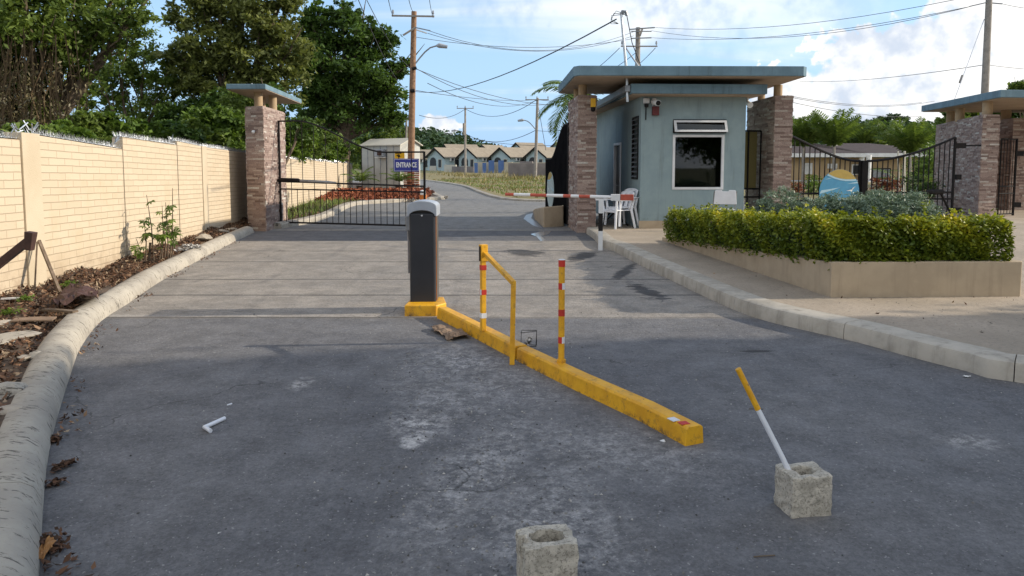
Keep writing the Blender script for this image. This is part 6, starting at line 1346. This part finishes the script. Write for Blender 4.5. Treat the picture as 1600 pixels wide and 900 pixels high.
def palm(name, label, base, h, L_, nf, leaflen=.35, trunk_r=.09, el0=1.25, el1=-.3, curl=1.3, group=None, m='leaf_palm', ruff=0., wd=.02, bark_='pole_grey', nl=22):
    t = thing(name, label, 'palm', base, group); Q = []; T_ = []; rb = MB(); c = Vector(base) + Vector((0, 0, h))
    for i in range(nf):
        az = i * 2.399 + random.uniform(-.2, .2); el = el0 + (el1 - el0) * (i / nf) + random.uniform(-.1, .1)
        pts = frondmesh(c, az, el, L_ * random.uniform(.85, 1.1), curl, wd, nl, leaflen, .3 + .4 * (1 - i / nf), Q, T_, ruff); rb.tube(pts, [.014 * (1 - j / 14) + .002 for j in range(len(pts))], 4)
    npmesh('fronds', np.array(Q), 4, np.array(T_), m, t); rb.build('frond_ribs', 'leaf_palm', t)
    if h > .3: MB().tube([Vector(base) - Vector((0, 0, .05)), Vector(base) + Vector((.04, 0, h * .5)), c], [trunk_r * 1.2, trunk_r, trunk_r * .8], 10).build('trunk', bark_, t, smooth=True)
    return t
for i, (px, Y, lab) in enumerate(((563, 38.5, 'potted palm at the left corner of the white shed'), (624, 38, 'potted palm below the ENTRANCE sign'))):
    p = atY(px, 302, Y); 
    t = palm('potted_palm', lab, (p.x, Y, .45), .25, 1.15, 9, .3, .05, 1.4, .5, 1.3, 'potted palms by the shed', wd=.025); MB().lathe((p.x, Y, .1), [(.17, 0), (.22, .4), (.2, .4)], 14).build('pot', 'terracotta', t, smooth=True)
t = thing('bollard', 'small orange and white bollard at the gate end post', 'bollard', (-3.72, 30.9, 0)); q = atY(661, 314, 30.8)
MB().lathe((q.x, q.y, 0), [(.14, 0), (.14, .33)], 14).build('orange_base', 'orange', t, smooth=True); MB().lathe((q.x, q.y, .33), [(.12, 0), (.12, .16), (.07, .2)], 14).build('white_top', 'white_paint', t, smooth=True)
for i, (px, py, r_, lab) in enumerate(((697, 309, .10, 'pale stone at the tip of the traffic island'), (645, 304, .25, 'pale stone in the red mulch below the sign'), (672, 303, .22, 'dark rubble heap at the end of the mulch bed'))):
    q = g(px, py, .1); rock('stone', lab, (q[0], q[1], .1), r_, 'kerb_conc' if i < 2 else 'rust', .7, 20 + i, 'stone', 'stones on the mulch island')

# ================================================================ YELLOW HOUSE AND GARDEN AT RIGHT
yh = thing('bungalow', 'ochre bungalow with brown roof behind the right double gate', 'house', (22, 47, 0)); Yh = 46
x0 = atY(1215, 258, Yh).x; x1 = atY(1500, 258, Yh).x; xm = atY(1338, 258, Yh).x; ze = atY(1300, 246, Yh).z
MB().box((x0 + xm) / 2, Yh + 4, ze / 2, xm - x0, 8, ze).build('walls', 'yellow_house', yh); MB().box((xm + x1) / 2 + .01, Yh + 4.8, ze / 2, x1 - xm, 8, ze).build('wing_walls', 'yellow_house', yh)
zr = atY(1300, 229, Yh + 3.5).z
def hip(xa, xb, ya, yb, z0, z1): b = MB(); d = (yb - ya) / 2 * .9; b.add([(xa, ya, z0), (xb, ya, z0), (xb, yb, z0), (xa, yb, z0), (xa + d, (ya + yb) / 2, z1), (xb - d, (ya + yb) / 2, z1)], [(0, 1, 5, 4), (1, 2, 5), (2, 3, 4, 5), (3, 0, 4), (0, 3, 2, 1)]); return b
hip(x0 - .5, xm + .3, Yh - .6, Yh + 8, ze + .26, zr + .3).build('roof', 'roof_brown', yh); hip(xm - 3.5, x1 + .5, Yh + .1, Yh + 9, ze + .28, zr + .25).build('roof', 'roof_brown', yh)
MB().box((x0 + xm) / 2 - .1, Yh - .55, ze + .13, xm - x0 + .8, .12, .24).build('fascia', 'white_paint', yh); MB().box((xm + x1) / 2, Yh + .1, ze + .15, x1 - xm, .12, .24).build('fascia', 'white_paint', yh)
for (px, y0, y1, w_, mm, off) in ((1261, 256, 271, .5, 'white_paint', 0), (1300, 257, 262, .5, 'white_paint', 0), (1337, 258, 272, .45, 'far_dark', 0), (1376, 264, 278, 1.1, 'grey_metal', .8), (1450, 250, 275, .7, 'far_dark', .8)):
    a = atY(px, y1, Yh + off); c = atY(px, y0, Yh + off); zc = (a.z + c.z) / 2; hh_ = c.z - a.z; fr_ = MB().box(a.x, a.y - .03, zc, w_ + .1, .06, hh_ + .1).build('window_frame', 'black_metal' if mm == 'grey_metal' else 'white_paint', yh); b = MB()
    nb = 8
    if mm == 'white_paint':
        for k in range(nb): b.box(a.x, a.y - .075, zc - hh_ / 2 + hh_ * (k + .5) / nb, w_, .02, hh_ / nb * .7, 0, .4)
    else:
        for k in range(4 if mm == 'grey_metal' else 1): nn_ = 4 if mm == 'grey_metal' else 1; b.box(a.x - w_ / 2 + w_ * (k + .5) / nn_, a.y - .07, zc, w_ / nn_ - .04, .02, hh_ - .03)
    b.build('window_pane', mm, fr_)
for px in (1346, 1357): p = atY(px, 258, Yh - .3); MB().lathe((p.x, p.y, .0), [(.16, 0), (.16, ze + .15)], 14).build('porch_column', 'white_paint', yh, smooth=True)
t = thing('wire_fence', 'grey pipe rail fence in front of the ochre bungalow', 'fence', (15, 36, 0)); b = MB(); fa = atY(1225, 283, 38); fb = atY(1500, 281, 38); b.tube([fa, fb], .03, 6); b.build('top_rail', 'galv', t)
for i in range(9): p = fa.lerp(fb, i / 8); MB().tube([(p.x, p.y, 0), p], .03, 6).build('fence_post', 'galv', t)
mf = MB()
for i in range(70): p = fa.lerp(fb, i / 69); mf.tube([(p.x, p.y, .05), p], .006, 3)
mf.build('wire_mesh', 'galv', t)
PG = 'foxtail palms before the bungalow'
for i, (px, Y, hh_, L_, lab) in enumerate(((1254, 33, 2.65, 1.45, 'foxtail palm nearest the stone pier, left of the next one'), (1302, 32, 2.65, 1.5, 'foxtail palm between the pier and the emblem sign'), (1421, 33, 2.35, 1.45, 'foxtail palm left of the broad right hand pier'), (1347, 60.0, 3.6, 2.2, 'palm crown above the bungalow roof centre'), (1392, 60, 3.5, 2.2, 'palm crown just left of the foxtail palm by the broad pier'), (1228, 38, 2.8, 1.5, 'palm half hidden by the stone pier'))):
    p = atY(px, 258, Y); palm('foxtail_palm', lab, (p.x, Y, .05), hh_ - .35, L_ + .35, 15, .36, .07, 1.54, .85, .95, PG, 'leaf_palm', .7, .035, nl=20)
for i, (px, Y, sp, lab) in enumerate(((1442, 30, 1.2, 'young palm with loose arching fronds near the double gate'), (1408, 31, .9, 'second young palm beside the thin white stems'))):
    p = atY(px, 258, Y); palm('young_palm', lab, (p.x, Y, .1), .5, 1.6, 10, .35, .06, 1.4, .3, 1.6, 'young palms in the garden')
for i, (px, Y) in enumerate(((1409, 29), (1413, 29.2), (1405, 29.4))): a = atY(px, 320, Y); c = atY(px + 4 - i * 3, 236, Y + .1); MB().tube([(a.x, a.y, 0), c], [.04, .03], 8).build('stem_trunk', 'far_white', None, loc=(a.x, a.y, 0), smooth=True, label=['thin pale stem, middle of the three by the young palm', 'thin pale stem, rightmost of the three by the young palm', 'thin pale stem, leftmost of the three by the young palm'][i], cat='stem', group='thin pale stems by the young palm')
def shrub(label, px, py, Y, r, m, n=900, sz=.09, grp='garden shrubs before the bungalow', nm='garden_shrub'):
    p = atY(px, py, Y); bush(nm, label, 'shrub', (p.x, Y, .05), [(p.x, Y, max(p.z, r * .6), r, .9), (p.x + r * .6, Y + .1, max(p.z - r * .3, .3), r * .6), (p.x - r * .6, Y - .1, max(p.z - r * .3, .3), r * .6)], n, sz, m, grp)
shrub('red leaved croton shrub beside the stone pier', 1240, 292, 31, .45, 'leaf_red'); shrub('orange red croton shrub seen through the double gate', 1383, 290, 27, .55, 'leaf_red', 1300); shrub('dark purple leaved shrub near the right gate opener', 1440, 290, 23, .55, 'leaf_dark', 1200); shrub('bright green shrub behind the foxtail palm stem', 1262, 285, 34, .6, 'leaf_bright', 1200); shrub('yellow green shrub under the foxtail palm', 1278, 292, 30, .4, 'leaf_bright', 800); shrub('green shrub right of the bungalow', 1465, 262, 38, 1.3, 'leaf_bright', 4200, .14); shrub('light green small tree at the bungalow corner', 1478, 240, 40, 1.3, 'leaf_bright', 4200, .14)

# ================================================================ TREES
def lobes(L, Y): 
    out = []
    for (px, py, rp, *dy) in L:
        d = Y + (dy[0] if dy else 0); p = atY(px, py, d); out.append((p.x, p.y, p.z, rp * d / F, dy[1] if len(dy) > 1 else .9))
    return out
TG = 'trees behind the spiked wall'
def ptree(label, L, Y, bpx, n, sz, m, tr, **k):
    b_ = atY(bpx, 258, Y); return tree('broadleaf_tree', label, 'tree', (b_.x, Y, 0), lobes(L, Y), n, sz, m, tr, TG, **k)
ptree('big dark vine hung tree at the upper left corner', [(-40, 20, 80), (40, 10, 75, -1), (110, 35, 60), (165, 20, 50, 1), (185, 50, 34), (60, 85, 55, 1), (130, 90, 38), (0, 110, 60), (90, 140, 30, 1), (-60, 110, 60), (215, 20, 26), (30, -60, 80), (15, 150, 40, .5), (70, 165, 30), (-20, 180, 40), (120, 150, 26, 1)], 17, 30, 38000, .15, 'leaf_mid', .26, sub=.3, nsub=40, inner=.5, aspect=.42)
# hanging vines under its crown
t = thing('hanging_vines', 'curtain of dry brown vines hanging under the upper left tree', 'vines', (-11, 17, 0)); b = MB(); P = []
for i in range(120):
    px = random.choice((random.gauss(40, 26), random.gauss(75, 30), random.gauss(10, 20))); Y = 15.2 + random.random() * 2.2; a = atY(px, random.uniform(40, 120), Y); c = atY(px + random.gauss(0, 12), random.uniform(185, 225), Y); c.z = max(c.z, .5); m_ = a.lerp(c, .5) + Vector((random.gauss(0, .15), 0, random.gauss(0, .1)))
    b.tube([a, m_, c], random.uniform(.006, .018), 3, False)
    for k in range(20): f = random.random() ** .7; P.append(tuple((a.lerp(m_, f * 2) if f < .5 else m_.lerp(c, f * 2 - 1)) + Vector((random.gauss(0, .05), random.gauss(0, .05), 0))))
b.build('vine_stems', mat('vine_stem', (.11, .075, .04), (.06, .04, .022), 8, 1), t); P = np.array(P); npmesh('vine_leaves', leafquads(P, .10, .35, .1, .8), 4, tintof(P, .05, .7), 'vine_dry', t)
for i, (px, py) in enumerate(((190, 52), (200, 58), (170, 70), (150, 95))):
    a = atY(px, py, 17); c = atY(px + (42, -10, 5, 10)[i], py + (0, 45, 40, 45)[i], 17); m_ = a.lerp(c, .5) - Vector((0, 0, .15)); tw = thing('hanging_vine', ['leafy twig reaching out right of the upper left tree crown', 'thin leafy vine hanging below the crown tip', 'second thin hanging vine left of the crown tip', 'third hanging vine, nearest the brown curtain'][i], 'vine', tuple(a), 'loose vines of the upper left tree')
    MB().tube([a, m_, c], [.02, .012, .006], 4).build('stem', 'bark', tw); P = np.array([tuple(a.lerp(c, random.random() ** .6) + Vector((random.gauss(0, .05), random.gauss(0, .1), random.gauss(0, .06)))) for _ in range(90)] + [tuple(c + Vector((random.gauss(0, .12), random.gauss(0, .1), random.gauss(0, .06)))) for _ in range(110 if i == 0 else 10)]); npmesh('leaves', leafquads(P, .10, .45, .3), 4, tintof(P), 'leaf_mid', tw)
ptree('feathery smaller tree between the corner tree and the tall olive tree', [(185, 105, 38), (225, 100, 40), (255, 130, 36), (200, 150, 42, 1), (160, 130, 28), (245, 170, 36), (150, 165, 30, 1), (280, 110, 30, 1)], 27, 205, 9000, .17, 'leaf_mid', .14, sub=.22, nsub=34, inner=.5)
ptree('tall sunlit olive green tree in the middle of the left skyline', [(300, 20, 38), (340, -10, 46), (380, 35, 50), (330, 70, 52), (290, 95, 38), (400, 90, 50), (345, 125, 50), (430, 30, 40), (455, 75, 36), (300, 150, 36), (390, 145, 45), (440, 130, 40), (370, -50, 50), (440, -10, 36)], 27, 372, 37000, .19, 'leaf_olive', .28, sub=.26, nsub=44, inner=.5)
ptree('dense dark green tree left of the reddish wooden pole', [(500, 30, 30), (480, 75, 38), (545, 60, 45), (590, 70, 32), (520, 110, 58), (580, 120, 48), (490, 145, 42), (610, 150, 30), (550, 165, 46), (600, 180, 30), (500, 190, 36), (535, 15, 18), (565, 38, 24), (625, 105, 18), (620, 188, 15), (480, 45, 22), (640, 98, 9)], 46, 534, 40000, .29, 'leaf_dark', .32, sub=.24, nsub=46, inner=.35)
ptree('leaning bare limbed tree behind the left stone pier', [(445, 165, 22), (415, 150, 24, 1), (470, 200, 20, 1)], 24, 437, 2600, .14, 'leaf_dark', .13, sub=.3)
US = 'undergrowth behind the spiked wall'
def under(label, px, py, Y, rp, m, n=2600, sz=.13):
    p = atY(px, py, Y); r = rp * Y / F; bush('bush', label, 'bush', (p.x, Y, .1), [(p.x, Y, p.z, r, .8), (p.x + r * .9, Y + .4, p.z - r * .25, r * .7, .8), (p.x - r * .9, Y + .2, p.z - r * .2, r * .7, .8), (p.x, Y, p.z - r * .9, r, .8)], n, sz, m, US)
for k, a in enumerate(((90, 205, 14, 24, 'leaf_bright'), (130, 190, 15.5, 26, 'leaf_mid'), (175, 200, 16, 28, 'leaf_bright'), (220, 205, 17.5, 26, 'leaf_bright'), (262, 205, 18.5, 28, 'leaf_dark'), (300, 205, 20, 30, 'leaf_mid'), (335, 190, 22, 36, 'leaf_bright'), (368, 200, 22, 32, 'leaf_bright'), (385, 160, 25, 30, 'leaf_mid'), (30, 205, 12, 22, 'leaf_mid'), (340, 160, 26, 34, 'leaf_dark'), (280, 180, 26, 32, 'leaf_dark'), (455, 215, 27, 28, 'leaf_bright'), (480, 205, 30, 30, 'leaf_mid'), (510, 228, 40, 24, 'leaf_bright'), (540, 230, 49, 22, 'leaf_mid'), (572, 225, 54, 24, 'leaf_bright'), (425, 205, 27, 22, 'leaf_dark'), (600, 212, 48, 26, 'leaf_mid'))):
    labs = ['bright bush above the spikes right of the brown vines', 'mid green bush behind the first bright bush', 'bright vine covered bush above the second wall panel', 'bright bush below the feathery tree', 'dark bush above the spiked wall before the olive tree', 'leafy bush under the left of the olive tree', 'tall bright vine bush left of the stone pier', 'bright bush touching the stone pier edge', 'bush behind the small canopy roof', 'low bush among the brown vines', 'dark thicket under the olive tree trunk', 'dark thicket left of the olive tree trunk', 'bright bush seen through the top left of the swing gate', 'mid green bush behind the swing gate bars', 'bright low bush under the dark tree', 'bush at the foot of the dark tree', 'yellowish green bush right of the dark tree foot', 'dark bush right behind the stone pier', 'bush behind the roof of the white shed']
    under(labs[k], *a[:4], a[4], 3000 if a[3] > 23 else 2000, .12 + .002 * a[2])
pp = atY(905, 175, 24.5); palm('coconut_palm', 'palm with drooping fronds behind the pier left of the guardhouse', (pp.x, 24.5, 0), 3.7, 1.9, 17, .5, .12, 1.3, -.5, 1.7, None, 'leaf_palm', 0, .03, nl=34)
pp = atY(1006, 112, 34); palm('coconut_palm', 'palm with frond tips just showing above the long flat roof', (pp.x, 34, 0), 4.7, 1.9, 14, .4, .12, 1.2, -.4, 1.6, None, 'leaf_palm', 0, .03)
for i, (px, py, Y, r_, lab) in enumerate(((1345, 225, 62, 30, 'round tree behind the bungalow roof'), (1380, 222, 66, 30, 'tree right of the round tree behind the bungalow'), (1320, 220, 64, 24, 'tree left of the round tree behind the bungalow'), (1455, 215, 55, 30, 'tree above the small tree near the broad pier'), (1490, 195, 58, 24, 'tree crown partly hidden by the right canopy'), (1240, 205, 60, 24, 'tree behind the palm by the stone pier'), (1510, 180, 60, 22, 'tree seen between the right canopy columns'), (1575, 178, 62, 24, 'tree behind the far right canopy column'), (1602, 138, 45, 16, 'tree top poking above the canopy at the right edge'))):
    r = r_ * Y / F; b_ = atY(px, py, Y); tree('garden_tree', lab, 'tree', (b_.x, Y, 0), [(b_.x, Y, b_.z, r, .9), (b_.x + r * .8, Y, b_.z - r * .3, r * .7), (b_.x - r * .8, Y, b_.z - r * .3, r * .7)], 3600, .42, ('leaf_mid', 'leaf_dark')[i % 2], .12, 'trees behind the bungalow', sub=.25, nsub=30)
p = atY(1394, 192, 150); tree('umbrella_tree', 'lone flat topped tree on the far right skyline', 'tree', (p.x, 150, 8), [(p.x - 1.8, 150, p.z + .8, 1.5, .35), (p.x + 1.8, 150, p.z + .9, 1.6, .35), (p.x, 150, p.z + 1.3, 1.5, .35)], 1500, .5, 'leaf_far', .12)
# hills
def hill(nm, xs, Y0, depth, prof, seed, zb=-2):
    b = MB(); nx, ny = 90, 14; V = []
    rr = np.random.default_rng(seed); ph = rr.uniform(0, 6, 8)
    def hz(x, v): 
        base = np.interp(x, [p[0] for p in prof], [p[1] for p in prof]); return base * math.sin(min(v * 1.25, 1) * math.pi / 2) + .03 * base * (math.sin(x * .21 + ph[0]) + math.sin(x * .093 + v * 9 + ph[1])) * min(v * 3, 1)
    for i in range(nx + 1):
        for j in range(ny + 1):
            x = xs[0] + (xs[1] - xs[0]) * i / nx; v = j / ny; V.append((x, Y0 + depth * v, zb + hz(x, v) * (1 if v < .85 else (1 - v) / .15 * .5 + .5)))
    b.add(V, [(i * (ny + 1) + j, (i + 1) * (ny + 1) + j, (i + 1) * (ny + 1) + j + 1, i * (ny + 1) + j + 1) for i in range(nx) for j in range(ny)]); b.build(nm, 'forest_floor', kind='structure', smooth=True)
    return np.array(V)
def woods(nm, V, n, r, sz, nl):
    i = rng.integers(0, len(V), n); c = V[i] + rng.normal(size=(n, 3)) * np.array([3, 3, .4]); c[:, 2] += r * .4
    P = np.repeat(c, nl, 0) + unit(rng.normal(size=(n * nl, 3))) * (r * rng.uniform(.55, 1.0, n)).repeat(nl)[:, None] * np.array([1, 1, .85])
    return npmesh(nm, leafquads(P, sz, .7, .5), 4, tintof(P, .1, .8), 'leaf_far', kind='stuff')
def hx(px, Y): return at(px, 258, Y)[0]
def hzz(py, Y): return at(800, py, Y)[2]
D = 250; prof = [(hx(p, D), hzz(q, D) + 2 - 2) for p, q in ((300, 190), (450, 192), (560, 196), (640, 203), (680, 212), (715, 222), (745, 228), (775, 238), (800, 250), (830, 258))]
V = hill('hill', (hx(250, D), hx(850, D)), 205, 60, prof, 3); woods('far_forest', V, 1500, 3.2, 1.3, 46)
D = 280; prof = [(hx(p, D), hzz(q, D)) for p, q in ((1100, 225), (1230, 205), (1300, 202), (1350, 193), (1400, 194), (1450, 200), (1500, 205), (1600, 205), (1800, 200))]
V = hill('hill', (hx(1080, D), hx(1850, D)), 235, 60, prof, 5); woods('far_forest', V, 1700, 3.2, 1.4, 44)
# trees right of the frame whose shade lies over the near road
for i, (x, y, r, h_) in enumerate(((13, 4.3, 2.8, 5.0), (15, .0, 3.0, 5.4), (13, -4.5, 3.0, 5.0), (19.5, 4.0, 2.9, 8.2), (21, -2, 3.4, 8.4), (15.5, 6.1, 1.3, 5.8), (16.5, 5.3, 1.7, 8.4))):
    tree('shade_tree', ['broad roadside tree right of the frame, nearest the planter', 'broad roadside tree right of the frame, level with the blocks', 'broad roadside tree right of the frame, behind the viewer', 'taller rear tree right of the frame', 'tallest rear tree right of and behind the viewer', 'slim tree right of the frame by the pavement', 'tall slim tree right of the frame behind the pavement tree'][i], 'tree', (x, y, .1), [(x, y, h_, r), (x + .5 * r, y + .5 * r, h_ - .8, r * .7), (x - .5 * r, y - .5 * r, h_ - .9, r * .7), (x, y + .7 * r, h_ - 1.4, r * .6), (x + .2, y - .7 * r, h_ - 1.4, r * .7), (x, y, h_ - 2.0, r * .7), (x, y - .2, h_ + .9, r * .75)], 15000, .25, 'leaf_mid', .2, 'roadside trees right of the frame', sub=.3, nsub=40, inner=.3)
